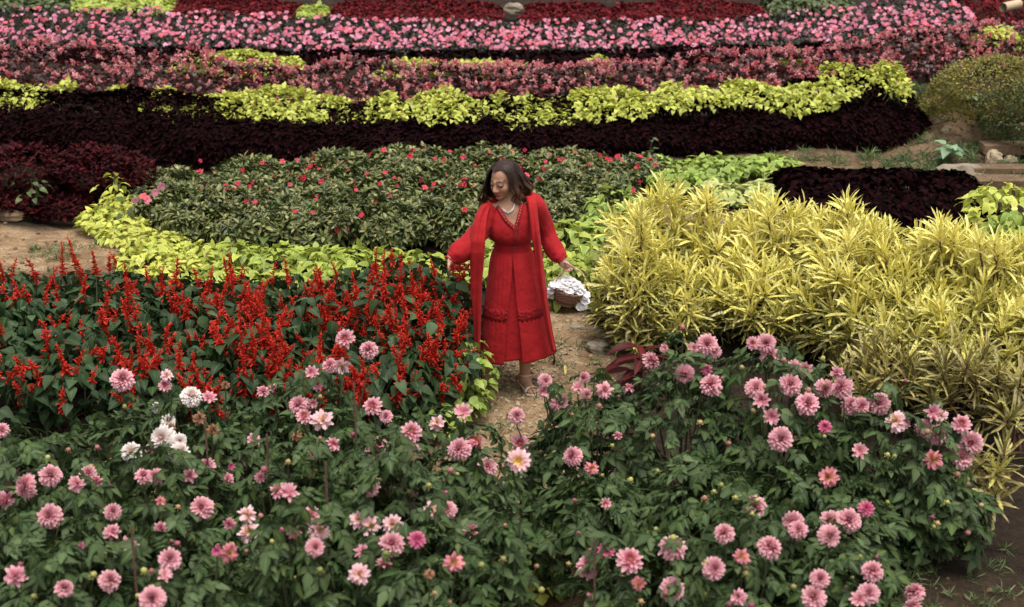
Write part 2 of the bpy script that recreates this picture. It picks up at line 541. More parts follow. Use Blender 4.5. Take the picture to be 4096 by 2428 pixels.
m, nt, out = newmat('earth')
at = N(nt, 'ShaderNodeAttribute', attribute_name='lf')
sxyz = N(nt, 'ShaderNodeSeparateXYZ')
nt.links.new(at.outputs['Vector'], sxyz.inputs[0])
co = N(nt, 'ShaderNodeTexCoord').outputs['Object']
pth = ramp(nt, noise(nt, 7, 8, .65, co), [(.28, (.12, .068, .035)), (.46, (.24, .155, .088)), (.62, (.34, .24, .148)), (.8, (.43, .325, .215))])
bed = ramp(nt, noise(nt, 9, 8, .65, co), [(.3, (.010, .007, .005)), (.6, (.030, .019, .012)), (.8, (.06, .04, .024))])  # dark moist soil, lowered further to put the plants' shade in
c = mixrgb(nt, sxyz.outputs[0], bed, pth)
spk = ramp(nt, noise(nt, 55, 4, .7, co), [(.36, (.45, .42, .38)), (.5, (1, 1, 1)), (.68, (1.2, 1.18, 1.14))])
c = mixrgb(nt, 1.0, c, spk, 'MULTIPLY')
p = N(nt, 'ShaderNodeBsdfPrincipled')
p.inputs['Roughness'].default_value = .95
p.inputs['Specular IOR Level'].default_value = .15
nt.links.new(c, p.inputs['Base Color'])
b = N(nt, 'ShaderNodeBump')
b.inputs['Strength'].default_value = .8
b.inputs['Distance'].default_value = .03
nt.links.new(noise(nt, 28, 9, .7, co), b.inputs['Height'])
nt.links.new(b.outputs[0], p.inputs['Normal'])
nt.links.new(p.outputs[0], out.inputs[0])
g = obj('ground', mesh_np('ground', gv, gq, np.stack([pm.ravel(), pm.ravel() * 0, pm.ravel() * 0], -1), m), kind='structure')
g['label'] = 'brown earth slope with worn dirt path between the flower beds'

# ------------------------------------------------------------------ plant shapes
def ld(*a):
    return np.array(a, float)

def var(fn, n):
    return [fn(i) for i in range(n)]

def dahlia_leaf(i):
    r = np.random.RandomState(100 + i)
    parts = [tube([(0, 0, 0), (0, .05, .006), (0, .11, 0)], [.0028, .002, .0015], 3, False, .5)]
    for y, sd, L in ((.045, -1, .062), (.045, 1, .062), (.085, -1, .068), (.085, 1, .068), (.105, 0, .085)):
        L *= r.uniform(.85, 1.15)
        a = math.radians((52 if sd else 0) + r.uniform(-10, 10)) * (sd if sd else 1)
        parts.append(xf(leaf(L, L * .52, 5, .22, r.uniform(.3, .9), 'ovate', .14, rnd=r.uniform(.3, .7)),
                        (math.sin(a), math.cos(a), r.uniform(-.25, .1)), (0.25 * sd * -1, 0, 1), (0, y, .003)))
    return cat(parts)

S_DL = var(dahlia_leaf, 5)
S_SL = var(lambda i: leaf(.085 + .008 * i, .062 + .004 * i, 6, .2 + .05 * i, .35 + .2 * i, 'heart', .06), 4)
S_CL = var(lambda i: leaf(.075 + .008 * i, .058 + .004 * i, 6, .15 + .05 * i, .4 + .22 * i, 'heart', .12), 4)     # coleus
S_ST = var(lambda i: leaf(.135 + .014 * i, .0125 + .0017 * i, 5, .35, .1 + .2 * i, 'strap', 0, twist=.35 * (i - 1)), 4)        # croton
S_SMALL = var(lambda i: leaf(.04 + .006 * i, .022 + .003 * i, 3, .2, .5, 'ovate'), 3)
S_BEG = var(lambda i: leaf(.05 + .006 * i, .045, 4, .1, .5, 'heart'), 3)

def rosette(i, L=.088, W=.026, k=10):
    r = np.random.RandomState(200 + i)
    parts = [tube([(0, 0, -.09), (0, 0, -.03), (0, 0, .01)], [.004, .003, .002], 4, False)]
    for j in range(k):
        a = j * 2.399 + r.uniform(-.2, .2)
        el = math.radians(62 - 70 * (1 - j / k) + r.uniform(-10, 10))
        q = np.array((math.cos(a) * math.cos(el), math.sin(a) * math.cos(el), math.sin(el)))
        nn = np.array((-math.cos(a) * math.sin(el), -math.sin(a) * math.sin(el), math.cos(el)))
        l = L * (.65 + .45 * (1 - j / k)) * r.uniform(.85, 1.15)
        parts.append(xf(leaf(l, W * r.uniform(.85, 1.2), 5, .35, r.uniform(.4, 1.1), 'lance', 0, rnd=r.rand()), q, nn, (0, 0, -.03 + .04 * j / k)))
    return cat(parts)

S_ROS = var(rosette, 6)

def bloom5(i, R=.03):
    r = np.random.RandomState(300 + i)
    parts = []
    for j in range(5):
        a = j * 2 * PI / 5 + r.uniform(-.15, .15)
        el = math.radians(r.uniform(5, 30))
        q = (math.cos(a) * math.cos(el), math.sin(a) * math.cos(el), math.sin(el))
        nn = (-math.cos(a) * math.sin(el), -math.sin(a) * math.sin(el), math.cos(el))
        parts.append(xf(leaf(R * r.uniform(.85, 1.1), R * .95, 3, .1, .5, 'petal', 0, rnd=.5), q, nn, (0, 0, 0)))
    return cat(parts)

S_BL5 = var(bloom5, 4)

def spike(i):
    r = np.random.RandomState(400 + i)
    L = (.11, .13, .15, .17, .19, .22)[i]
    bend = r.uniform(-.06, .06, 2)
    f = lambda t: np.array((bend[0] * t * t, bend[1] * t * t, L * t))
    stem = tube([f(t) - (0, 0, .0) for t in np.linspace(-.4, 1, 6)], [.0028] * 6, 4)
    parts = [stem]
    W = int(L / .0125)
    for w in range(W):
        t = .02 + .96 * w / W
        big = (1.0 - .6 * t ** 1.3) * (.75 + .5 * r.rand())
        for j in range(5):
            if r.rand() < .2:
                continue
            a = j * 2 * PI / 5 + w * .6 + r.uniform(-.3, .3)
            el = math.radians(r.uniform(-25, 30) + 35 * t)
            q = np.array((math.cos(a) * math.cos(el), math.sin(a) * math.cos(el), math.sin(el)))
            nn = np.array((-math.cos(a) * math.sin(el), -math.sin(a) * math.sin(el), math.cos(el)))
            l = (.040 if r.rand() < .45 else .022) * big * r.uniform(.8, 1.2)
            rd = r.rand()
            parts.append(xf(leaf(l, .0135 * big, 2, .6, .3, 'petal', 0, rnd=rd), q, nn, f(t)))
            parts.append(xf(leaf(l * .85, .0125 * big, 2, .5, -.3, 'petal', 0, rnd=rd), q, np.cross(q, nn), f(t)))
    return cat(parts)

S_SPK = var(spike, 6)

def dahlia(i, rings, k0, R=1.0, refl=112, wid=.36, messy=.08):
    r = np.random.RandomState(500 + i)
    parts = []
    for g_ in range(rings):
        t = g_ / max(1, rings - 1)
        phi = math.radians((14 if rings > 4 else 55) + (refl - (14 if rings > 4 else 55)) * t)
        k = int(k0[0] + (k0[1] - k0[0]) * t)
        Lp = R * ((.50 if rings > 4 else .75) + (.50 if rings > 4 else .28) * t ** .9)
        for j in range(k):
            if r.rand() < messy * .5:
                continue
            a = 2 * PI * (j + .5 * (g_ % 2)) / k + r.uniform(-.1, .1)
            ph = phi + r.uniform(-1, 1) * messy * 2.0
            rad = np.array((math.cos(a), math.sin(a), 0))
            q = math.sin(ph) * rad + np.array((0, 0, math.cos(ph)))
            nn = -math.cos(ph) * rad + np.array((0, 0, math.sin(ph)))
            parts.append(xf(leaf(Lp * r.uniform(.9, 1.06), wid * R * (.55 + .45 * t), 3, .38, -.25 + .5 * t + r.uniform(-.2, .2) * (1 + 3 * messy), 'petal', 0, rnd=t),
                            q, nn, rad * .05 * R))
    return cat(parts)

S_FULL = [dahlia(i, 9, (6, 20), refl=120, wid=.38, messy=.05 + .06 * (i % 2)) for i in range(4)]
S_OPEN = [dahlia(10 + i, 3, (9, 13), refl=95, wid=.48, messy=.12) for i in range(3)]
S_MESSY = [dahlia(20 + i, 6, (6, 14), refl=122, wid=.44, messy=.34) for i in range(3)]
S_CUP = [dahlia(30 + i, 4, (5, 9), refl=70, wid=.45, messy=.2) for i in range(2)]

_mc = {}
def cached(key, shapes, mat):
    k = (key, mat.name)
    if k not in _mc:
        _mc[k] = [mesh_np(key, *s, mat) for s in shapes]
    return _mc[k]

def mat4(d, n, t, s):
    F = frames(np.asarray(d, float), np.asarray(n, float)) * s
    return Matrix(((F[0, 0], F[0, 1], F[0, 2], t[0]), (F[1, 0], F[1, 1], F[1, 2], t[1]), (F[2, 0], F[2, 1], F[2, 2], t[2]), (0, 0, 0, 1)))

def child(name, me, parent, m4):
    o = bpy.data.objects.new(name, me)
    o.parent = parent
    o.matrix_basis = m4
    COL.objects.link(o)
    return o

def tocam(q):
    return unit(CAMP - np.asarray(q, float))

class Bush:
    """Dome of foliage: base point, half widths, height."""
    def __init__(s, px, pytop, Y, r, ry=None, hmin=.15, name=None):
        q = P(px, pytop, Y)
        s.x, s.y = float(q[0]), float(q[1])
        s.zb = float(zt(s.x, s.y))
        s.h = max(hmin, float(q[2]) - s.zb)
        s.rx, s.ry = r, ry or r
        s.base = np.array((s.x, s.y, s.zb))
        s.c = np.array((s.x, s.y, s.zb + .45 * s.h))
        s.rad = np.array((s.rx, s.ry, .55 * s.h))
        s.seed = px * .013 + Y
        s.px, s.py, s.Y = px, pytop, Y

    def shell(s, n, zmin=-.75, thick=.13, lump=.2, face=0.0):
        z = rs.uniform(zmin, 1, n)
        a = rs.uniform(0, 2 * PI, n)
        k = np.sqrt(np.clip(1 - z * z, 0, 1))
        d = np.stack([k * np.cos(a), k * np.sin(a), z], -1)
        f = 1 - np.abs(rs.normal(0, thick, n)) + lump * vn(d[:, 0] * 1.9 + s.seed, d[:, 1] * 1.9, d[:, 2] * 1.9 + s.seed)
        pos = d * s.rad * f[:, None] + np.array((0, 0, .45 * s.h))
        o = unit(d / s.rad)
        tc = tocam(s.c)
        return pos, o, (o @ tc) + (f - 1) * 1.5

    def hit(s, px, py):
        d = ray(px, py)
        o = (CAMP - s.c) / s.rad
        v = d / s.rad
        A, B, C = v @ v, o @ v, o @ o - 1
        D = B * B - A * C
        return None if D < 0 else (-B - math.sqrt(D)) / A

def leaf_dirs(o, n, droop=(-.5, .3), spread=.8, up=.8, out=.6, jit=.3):
    rnd = rs.normal(0, 1, (n, 3))
    hor = o * np.array((1, 1, 0)) + rnd * np.array((spread, spread, 0)) * .5
    d = unit(hor + np.array((0, 0, 1)) * rs.uniform(droop[0], droop[1], n)[:, None] + 1e-4)
    nn = unit(o * out + np.array((0, 0, up)) + rs.normal(0, jit, (n, 3)))
    return d, nn

def emit(root, key, shapes, mat, pos, d, n, s, score, n_obj, partname='leaf', stuff='foliage', cut=None):
    order = np.argsort(-score)
    if cut is not None:
        order = order[score[order] > cut]
    top, rest = order[:n_obj], order[n_obj:]
    me = cached(key, shapes, mat)
    for i in top:
        child(partname, me[i % len(me)], root, mat4(d[i], n[i], pos[i], float(s[i])))
    if len(rest):
        V, T, L = join(shapes, pos[rest], d[rest], n[rest], s[rest], rs.rand(len(rest)))
        obj(stuff, mesh_np(stuff, V, T, L, mat), root, kind='stuff')

def stems(root, pts_list, mat, r0=.006, r1=.003, name='stems'):
    parts = []
    for q in pts_list:
        q = np.asarray(q, float)
        n = len(q)
        parts.append(tube(q, np.linspace(r0, r1, n), 4, False, rs.rand()))
    obj(name, mesh_np(name, *cat(parts), mat), root, kind='stuff')

def arc(a, b, k=4, sag=.12):
    a, b = np.asarray(a, float), np.asarray(b, float)
    t = np.linspace(0, 1, k)[:, None]
    q = a + (b - a) * t
    q[:, :2] = a[:2] + (b - a)[:2] * t ** 1.6
    return q

# ------------------------------------------------------------------ hedges and mass plantings of the terraces
def blanket(st, w, n, shapes, s_rng, th=(0.02, .86), lump=.18, lumpf=1.2, droop=(-.6, .2), out=.8, up=.6, inner=.1, endtaper=.25, zoff=0.0, pk=.75):
    """Leaves spread over a long mound. st: stations (px, py_top, Y) of the front foot line; w: depth of the mound."""
    st = np.array(st, float)
    X, Y0, H, Z = [], [], [], []
    for px, py, Y in st:
        yc = Y + w * .5
        q = P(px, py, yc)
        zb = float(zt(q[0], yc))
        X.append(q[0]); Y0.append(Y); Z.append(zb); H.append(max(.08, q[2] - zb))
    cum = np.concatenate([[0], np.cumsum(np.hypot(np.diff(X), np.diff(Y0)))])
    s = rs.uniform(0, cum[-1], n)
    x = np.interp(s, cum, X); y0 = np.interp(s, cum, Y0); h = np.interp(s, cum, H)
    e = np.minimum(s, cum[-1] - s) / endtaper
    tap = np.sqrt(np.clip(1 - (1 - np.clip(e, 0, 1)) ** 2, 0.02, 1))
    t = rs.uniform(th[0], th[1], n) * PI
    cz, sz = np.cos(t), np.sin(t)
    yy = -np.sign(cz) * np.abs(cz) ** pk
    zz = np.abs(sz) ** pk
    f = 1 - np.abs(rs.normal(0, inner, n)) + lump * vn(x * lumpf * 2, y0 + yy * 1.1, zz * 1.3 + st[0, 0]) + .5 * lump * vn(x * lumpf * 5, yy * 2 + y0, zz * 3)
    y = y0 + w * .5 + w * .5 * yy * f * (.4 + .6 * tap)
    zg = zt(x, y)
    z = zg + h * zz * f * tap + zoff
    o = unit(np.stack([np.zeros(n) + .5 * vn(x * 4, y * 3), -cz / w, sz / (2 * h)], -1))
    d, nn = leaf_dirs(o, n, droop=droop, out=out, up=up)
    sz_ = rs.uniform(*s_rng, n)
    return np.stack([x, y, z], -1), d, nn, sz_, o

def mass(name, label, category, st, w, n, shapes, mat, s_rng, group=None, kind='stuff', extra=None, **kw):
    pos, d, nn, s, o = blanket(st, w, n, shapes, s_rng, **kw)
    base = pos.mean(0); base[2] = zt(base[0], base[1])
    V, T, L = join(shapes, pos, d, nn, s, rs.rand(n))
    mats = [mat]
    if extra is None:
        ob = obj(name, mesh_np(name, V - base, T, L, mat), loc=base)
        tag(ob, label, category, group, kind)
        return ob
    r = thing(name, base, label, category, group)
    obj('foliage', mesh_np('foliage', V - base, T, L, mat), r, kind='stuff')
    for (pname, st2, w2, n2, sh2, mat2, rng2, kw2) in extra:
        pos, d, nn, s, o = blanket(st2, w2, n2, sh2, rng2, **kw2)
        if pname.startswith('flower'):
            d, nn = leaf_frames_flower(o, n2)
        V, T, L = join(sh2, pos, d, nn, s, rs.rand(n2))
        obj(pname, mesh_np(pname, V - base, T, L, mat2), r, kind='stuff')
    if kind == 'stuff':
        r['kind'] = 'stuff'
    return r

def leaf_frames_flower(o, n):
    """blooms: their local Z looks out of the plant and a little towards the light"""
    nn = unit(o * .5 + np.array((0, -.75, .35)) + rs.normal(0, .3, (n, 3)))
    d = unit(np.cross(nn, rs.normal(0, 1, (n, 3))))
    return d, nn

# begonia clusters: a few tiny blooms on a stalk
def begcl(i):
    r = np.random.RandomState(600 + i)
    parts = []
    for j in range(9):
        c = np.array((r.normal(0, .013), r.normal(0, .013), .012 * j * .5 + r.normal(0, .008)))
        q = unit(np.array((r.normal(), r.normal(), .4)))
        parts.append(xf(leaf(.02, .019, 2, .2, .4, 'petal'), q, np.cross(q, r.normal(0, 1, 3)), c))
        parts.append(xf(leaf(.018, .018, 2, .2, .4, 'petal'), -q, np.cross(q, r.normal(0, 1, 3)), c))
    return cat(parts)
S_BGC = var(begcl, 5)
S_PINK = var(lambda i: bloom5(40 + i, .034), 4)
S_PL = var(lambda i: leaf(.07, .028, 3, .3, .6, 'lance'), 2)

# first terrace: dark purple coleus hedge
ED = lambda a: [(px, py, Y) for px, py, Y in a]
mass('purple_coleus_hedge', 'long dark purple coleus hedge under the chartreuse coleus on the first terrace', 'hedge',
     ED([(-350, 395, 13.0), (250, 405, 12.98), (700, 425, 13.0), (1150, 455, 13.05), (1700, 475, 13.1), (2300, 455, 13.15), (2800, 435, 13.25), (3200, 390, 13.35), (3480, 335, 13.45), (3690, 410, 13.6)]),
     .95, 24000, S_CL, M['purple'], (.55, .95), th=(.0, .72), lump=.14, droop=(-.7, .3), out=1.1, up=.5, inner=.07, endtaper=.4, pk=.6)

# chartreuse clumps on its top
TOPS = [(-260, 20, 345, 'first chartreuse clump on the purple hedge, at its shaded end'),
        (0, 210, 345, 'chartreuse coleus clump on the purple hedge above the dark maroon shrubs'),
        (300, 480, 385, 'thin straggly chartreuse coleus clump sunk into the purple hedge'),
        (570, 890, 375, 'rounded chartreuse coleus clump beside the straggly one on the purple hedge'),
        (910, 1215, 380, 'broad domed chartreuse coleus clump with a dip at either side'),
        (1225, 1560, 420, 'low chartreuse coleus clump spilling deepest over the purple hedge'),
        (1570, 2010, 395, 'chartreuse coleus clump on the hedge above the peak of the red flowered mound'),
        (2000, 2330, 410, 'drooping chartreuse coleus clump on the hedge above the woman'),
        (2330, 2620, 370, 'pale chartreuse coleus clump just past the drooping one'),
        (2620, 2980, 350, 'largest pale chartreuse coleus clump on the purple hedge'),
        (2980, 3340, 335, 'chartreuse coleus clump below the begonias, next before the hedge end'),
        (3340, 3560, 310, 'thin chartreuse coleus clump beside the pointed end clump'),
        (3480, 3720, 295, 'bright chartreuse coleus clump arching over the rounded end of the purple hedge')]
for a, bb, py, lab in TOPS:
    Yc = 13.36 + .10 * (a / 3500)
    k = .55 if (bb < 500 and a > 200) else 1.0
    d0 = 26 if k < 1 else 44
    if a > 3400:
        st = [(a, py + 20, Yc + .1), ((a + bb) / 2, py, Yc + .12), (bb, py + 110, Yc + .25)]
    else:
        st = [(a - 95, py + d0 * .6, Yc), ((a * 2 + bb) / 3, py + 8, Yc), ((a + 2 * bb) / 3, py + 14, Yc), (bb + 95, py + d0 * .6, Yc)]
    r0 = P((a + bb) / 2, py, Yc + .3)
    base = np.array((r0[0], r0[1], zt(r0[0], r0[1])))
    n = int((bb - a) * 5.0 * k)
    pos, d, nn, s, o = blanket(st, .70, n, S_CL, (.5, .85), th=(.10, .8), lump=.26, lumpf=1.3, droop=(-.5, .7), endtaper=.2, inner=.10)
    # keep only the upper skirt of the clump: it spills a little over the hedge
    hh = pos[:, 2] - zt(pos[:, 0], pos[:, 1])
    keep = hh > np.percentile(hh, 96) * (.74 + .14 * vn(pos[:, 0] * 2.2, 3.3))
    pos, d, nn, s, o = pos[keep], d[keep], nn[keep], s[keep], o[keep]
    r = thing('coleus_clump', base, lab, 'coleus', 'chartreuse coleus along the purple hedge')
    sc_ = o @ unit(np.array((0, -1, .6)))
    emit(r, 'coleus_leaf', S_CL, M['chartreuse'], pos - base, d, nn, s, sc_, 60)
    stems(r, [arc((rs.normal(0, .1), rs.normal(0, .05), 0), pos[j] - base) for j in rs.randint(0, len(pos), 6)], M['stem'])

# second terrace: begonias
BST = [(-350, 212, 14.1), (100, 215, 14.1), (500, 240, 14.1), (900, 272, 14.1), (1400, 290, 14.1), (1900, 295, 14.15), (2400, 272, 14.2), (2900, 244, 14.3), (3300, 205, 14.4), (3700, 160, 14.6), (4050, 125, 14.9), (4300, 115, 15.1)]
mass('begonia_bed', 'bed of dark leaved begonias with pink flower sprays above the chartreuse coleus', 'begonias', BST, 1.0, 15000, S_BEG, M['begonia_leaf'], (.7, 1.2),
     lump=.22, droop=(-.6, .5), out=.8, inner=.08,
     extra=[('flowers', BST, 1.06, 1350, S_BGC, M['begonia_flower'], (.75, 1.25), dict(lump=.22, inner=.03, th=(.03, .8), zoff=.02))])
# chartreuse slivers behind the begonias
for a, bb, py, lab in [(680, 1220, 228, 'long chartreuse coleus clump peeping out behind the begonia bed'),
                       (1500, 1760, 250, 'chartreuse coleus clump behind the begonias, level with the salvias by the woman'),
                       (1780, 2110, 275, 'low chartreuse coleus clump behind the begonias above the mound top'),
                       (2330, 2460, 240, 'small upright chartreuse coleus clump behind the middle of the begonias'),
                       (3130, 3250, 205, 'tiny chartreuse coleus clump where the begonia bed rises'),
                       (3880, 4120, 105, 'chartreuse coleus clump at the upper end of the begonia bed')]:
    Yc = 15.1
    st = [(a, py + 15, Yc), ((a + bb) / 2, py, Yc), (bb, py + 15, Yc)]
    r0 = P((a + bb) / 2, py, Yc)
    base = np.array((r0[0], r0[1], zt(r0[0], r0[1])))
    pos, d, nn, s, o = blanket(st, .5, int((bb - a) * 2.4), S_CL, (.5, .8), lump=.25, droop=(-.5, .6), endtaper=.2)
    r = thing('coleus_clump', base, lab, 'coleus', 'chartreuse coleus behind the begonias')
    emit(r, 'coleus_leaf', S_CL, M['chartreuse'], pos - base, d, nn, s, o[:, 2], 20)

# third terrace: pink impatiens
PST = [(-400, 50, 15.9), (100, 48, 15.9), (500, 62, 15.9), (1000, 78, 15.95), (1500, 100, 16.0), (2000, 102, 16.0), (2500, 98, 16.05), (2900, 92, 16.1), (3200, 60, 16.1), (3500, 28, 16.15), (3850, 0, 16.3)]
mass('pink_impatiens_bed', 'deep bank of pink impatiens with dark foliage on the third terrace', 'impatiens', PST, 1.7, 17000, S_PL, M['pink_leaf'], (.7, 1.1),
     lump=.2, lumpf=2.0, th=(.02, .58), inner=.07, droop=(-.6, .3),
     extra=[('flowers', PST, 1.76, 1500, S_PINK, M['pink_flower'], (.65, 1.05), dict(lump=.22, lumpf=2.0, inner=.03, th=(.2, .56), zoff=.01)), ('flowers', PST, 1.76, 420, S_PINK, M['pink_flower'], (.65, 1.05), dict(lump=.2, inner=.03, th=(.05, .25), zoff=.01))])
mass('dark_shade_strip', 'low strip of dark leaves standing in for the shade below the pink impatiens', 'coleus',
     [(-350, 205, 15.55), (500, 205, 15.5), (1300, 225, 15.5), (2000, 222, 15.55), (2800, 205, 15.6), (3400, 170, 15.6)], .5, 3500, S_CL, M['purple'], (.7, 1.1), lump=.2)  # dark leaves painting the shaded foot of the pink bed

# behind: maroon coleus, yellow shrubs
for a, bb, py, Y, w, n, mk, nm, lab in [
        (-300, 320, -30, 17.3, .8, 1500, 'weed', 'green_shrub', 'olive green shrub behind the pink impatiens, at the shaded end'),
        (300, 690, -25, 17.3, .8, 1300, 'yellow_lime', 'yellow_shrub', 'yellow green shrub behind the pink impatiens beside the maroon hedge'),
        (690, 1220, 8, 17.25, .8, 2600, 'maroon_sunlit', 'maroon_shrub', 'rounded maroon coleus shrub behind the pink impatiens below a yellow patch'),
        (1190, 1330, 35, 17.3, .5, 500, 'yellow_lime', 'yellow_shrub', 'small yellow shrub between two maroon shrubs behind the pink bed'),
        (1310, 2010, 10, 17.25, .8, 3000, 'maroon_sunlit', 'maroon_shrub', 'wide maroon coleus shrub behind the pink impatiens beside the pale boulder'),
        (2080, 2460, 14, 17.25, .8, 1800, 'maroon_sunlit', 'maroon_shrub', 'bright maroon coleus shrub just past the pale boulder'),
        (2440, 3060, 5, 17.3, .8, 2800, 'maroon_sunlit', 'maroon_shrub', 'long low maroon coleus shrub behind the pink bed, next to green leaves'),
        (3060, 3420, -35, 17.4, .8, 900, 'weed', 'green_shrub', 'green leafy shrub behind the rising end of the pink bed'),
        (3850, 4300, -70, 16.6, .9, 2200, 'maroon_sunlit', 'maroon_shrub', 'dark maroon shrub under the pale pipe at the top corner'),
        (600, 1900, -60, 18.9, .8, 2600, 'yellow_lime', 'yellow_hedge', 'yellow green hedge at the very top behind the maroon shrubs'),
        (1900, 3300, -60, 19.0, .8, 2400, 'weed', 'green_hedge', 'green hedge at the very top behind the long maroon shrub')]:
    mass(nm, lab, 'hedge' if 'hedge' in nm else 'shrub', [(a, py + 12, Y), ((a + bb) / 2, py, Y), (bb, py + 12, Y)], w, n, S_CL if mk != 'maroon_sunlit' else S_SMALL, M[mk], (.7, 1.1) if mk != 'maroon_sunlit' else (1.0, 1.7), kind=None, lump=.25, endtaper=.3)

# shaded maroon shrubs at the end of the left path
for k, (px, py, Y, r, n, lab) in enumerate([(60, 590, 12.55, .5, 1700, 'dark maroon shrub in the deep shade of the purple hedge above the bare path'),
                                            (390, 590, 12.6, .42, 2200, 'crimson topped maroon shrub beside the single yellow coleus sprig'),
                                            (520, 640, 12.45, .28, 1000, 'small crimson shrub where the purple hedge meets the red flowered mound'),
                                            (230, 770, 12.25, .42, 1700, 'maroon shrub standing straight on the edge of the bare path'),
                                            (20, 790, 12.2, .32, 1100, 'reddest maroon shrub at the far end of the bare path')]):
    b = Bush(px, py, Y, r)
    pos, o, scr = b.shell(n, zmin=-.7, lump=.3)
    d, nn = leaf_dirs(o, n, droop=(-.2, .7))
    rt = thing('maroon_shrub', b.base, lab, 'shrub', 'maroon shrubs by the bare path')
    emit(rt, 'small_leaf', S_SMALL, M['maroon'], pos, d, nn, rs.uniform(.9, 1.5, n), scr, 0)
    stems(rt, [arc((0, 0, 0), pos[j]) for j in rs.randint(0, n, 10)], M['woody_stem'])

# ------------------------------------------------------------------ generic coleus / low clumps
def clump(px, py, Y, r, n, lab, mk='chartreuse', nobj=60, grp=None, s=(.8, 1.25), name='coleus_clump', ry=None, hmin=.15, shapes=None, key='coleus_leaf', catg='coleus', droop=(-.6, .2), lump=.25):
    b = Bush(px, py, Y, r, ry, hmin)
    shapes = shapes or S_CL
    pos, o, scr = b.shell(n, zmin=-.7, lump=lump)
    d, nn = leaf_dirs(o, n, droop=droop)
    rt = thing(name, b.base, lab, catg, grp)
    emit(rt, key, shapes, M[mk], pos, d, nn, rs.uniform(s[0], s[1], n), scr, nobj)
    stems(rt, [arc((rs.normal(0, .03), rs.normal(0, .03), 0), pos[j]) for j in rs.randint(0, n, 10)], M['stem'])
    return rt

G = 'chartreuse coleus edging the red flowered mound'
for px, py, Y, r, n, lab in [
        (500, 775, 11.95, .20, 260, 'yellow coleus clump at the corner of the bare path below the single sprig'),
        (430, 830, 11.7, .24, 330, 'widest yellow coleus clump bulging over the bare path'),
        (520, 890, 11.35, .26, 330, 'yellow coleus clump below the bulging one at the edge of the bare path'),
        (620, 960, 11.0, .24, 300, 'yellow coleus clump behind the tallest salvia spike'),
        (760, 1000, 10.7, .24, 260, 'chartreuse coleus clump with broad pale leaves at the corner of the mound'),
        (930, 1038, 10.75, .24, 240, 'chartreuse coleus clump below the bare red stems of the mound'),
        (1090, 1043, 10.72, .24, 240, 'chartreuse coleus clump in front of the dark hollow of the mound'),
        (1270, 1058, 10.7, .24, 240, 'chartreuse coleus clump behind the upright salvias at mid bed'),
        (1450, 1073, 10.7, .24, 240, 'chartreuse coleus clump behind the thickest red salvias'),
        (1640, 1073, 10.65, .24, 240, 'chartreuse coleus clump between the salvias and the mound near the hand'),
        (1800, 1048, 10.6, .24, 240, 'chartreuse coleus clump under the reaching sleeve'),
        (1960, 990, 10.75, .26, 260, 'chartreuse coleus clump behind the hanging shawl and skirt'),
        (2280, 890, 10.9, .3, 340, 'lime coleus clump behind the forearm that holds the basket'),
        (2420, 830, 11.2, .32, 380, 'lime coleus clump between the basket arm and the yellow croton'),
        (2330, 990, 10.55, .24, 260, 'lime coleus clump directly above the basket handle'),
        (2230, 1000, 10.45, .2, 200, 'lime coleus clump between the shawl end and the basket'),
        (700, 1075, 10.35, .22, 230, 'chartreuse coleus clump lowest on the slope behind the salvias'),
        (880, 1090, 10.25, .22, 230, 'chartreuse coleus clump just behind the thin scattered salvia spikes'),
        (1080, 1095, 10.25, .22, 230, 'chartreuse coleus clump sunk behind the back row of salvias'),
        (1300, 1100, 10.25, .22, 230, 'chartreuse coleus clump showing between dense salvia spikes'),
        (600, 1045, 10.6, .24, 260, 'yellow coleus clump hanging over the worn steps of the path'),
        (2480, 760, 11.7, .3, 300, 'lime coleus clump behind the tip of the tallest croton')]:
    clump(px, py, Y, r, n if px < 800 else int(n * .75), lab, 'chartreuse' if px < 800 else ('lime' if px > 2400 else 'yellow_lime'), 70, G, (.8, 1.25) if px > 800 else (.6, 1.0), droop=(-.6, .4))
G = 'light coleus behind the croton hedge'
for px, py, Y, r, n, mk, lab in [
        (2700, 650, 12.6, .34, 420, 'lime', 'light green coleus clump beside the red flowered mound'),
        (2900, 640, 12.7, .34, 420, 'lime', 'light green coleus clump in the middle of its row behind the croton'),
        (3070, 670, 12.7, .28, 320, 'lime', 'light green coleus clump ending its row by the dirt bank'),
        (2760, 700, 12.2, .3, 300, 'lime', 'light green coleus clump nearest the red leaved sprig'),
        (2890, 740, 11.9, .22, 260, 'pale_lime', 'pale cream green coleus clump beside the red leaved sprig'),
        (3060, 725, 11.9, .22, 260, 'pale_lime', 'pale cream green coleus clump touching the purple bed'),
        (4000, 745, 11.0, .3, 380, 'chartreuse', 'chartreuse coleus clump at the end of the lower purple bed'),
        (4080, 850, 10.6, .3, 320, 'lime', 'lime coleus clump below the chartreuse one by the purple bed')]:
    clump(px, py, Y, r, n, lab, mk, 50, G)
clump(2800, 750, 11.75, .12, 90, 'red leaved coleus sprig between lime coleus and pale coleus', 'maroon', 20, None, (.7, 1.0), 'red_coleus')
mass('purple_coleus_bed', 'lower dark purple coleus bed behind the yellow croton hedge', 'coleus bed',
     [(3080, 730, 11.15), (3300, 722, 11.1), (3600, 728, 11.0), (3900, 745, 10.9), (4000, 765, 10.85)], 1.1, 6500, S_CL, M['purple'], (.8, 1.3), lump=.1, droop=(-.9, 0), pk=.6)

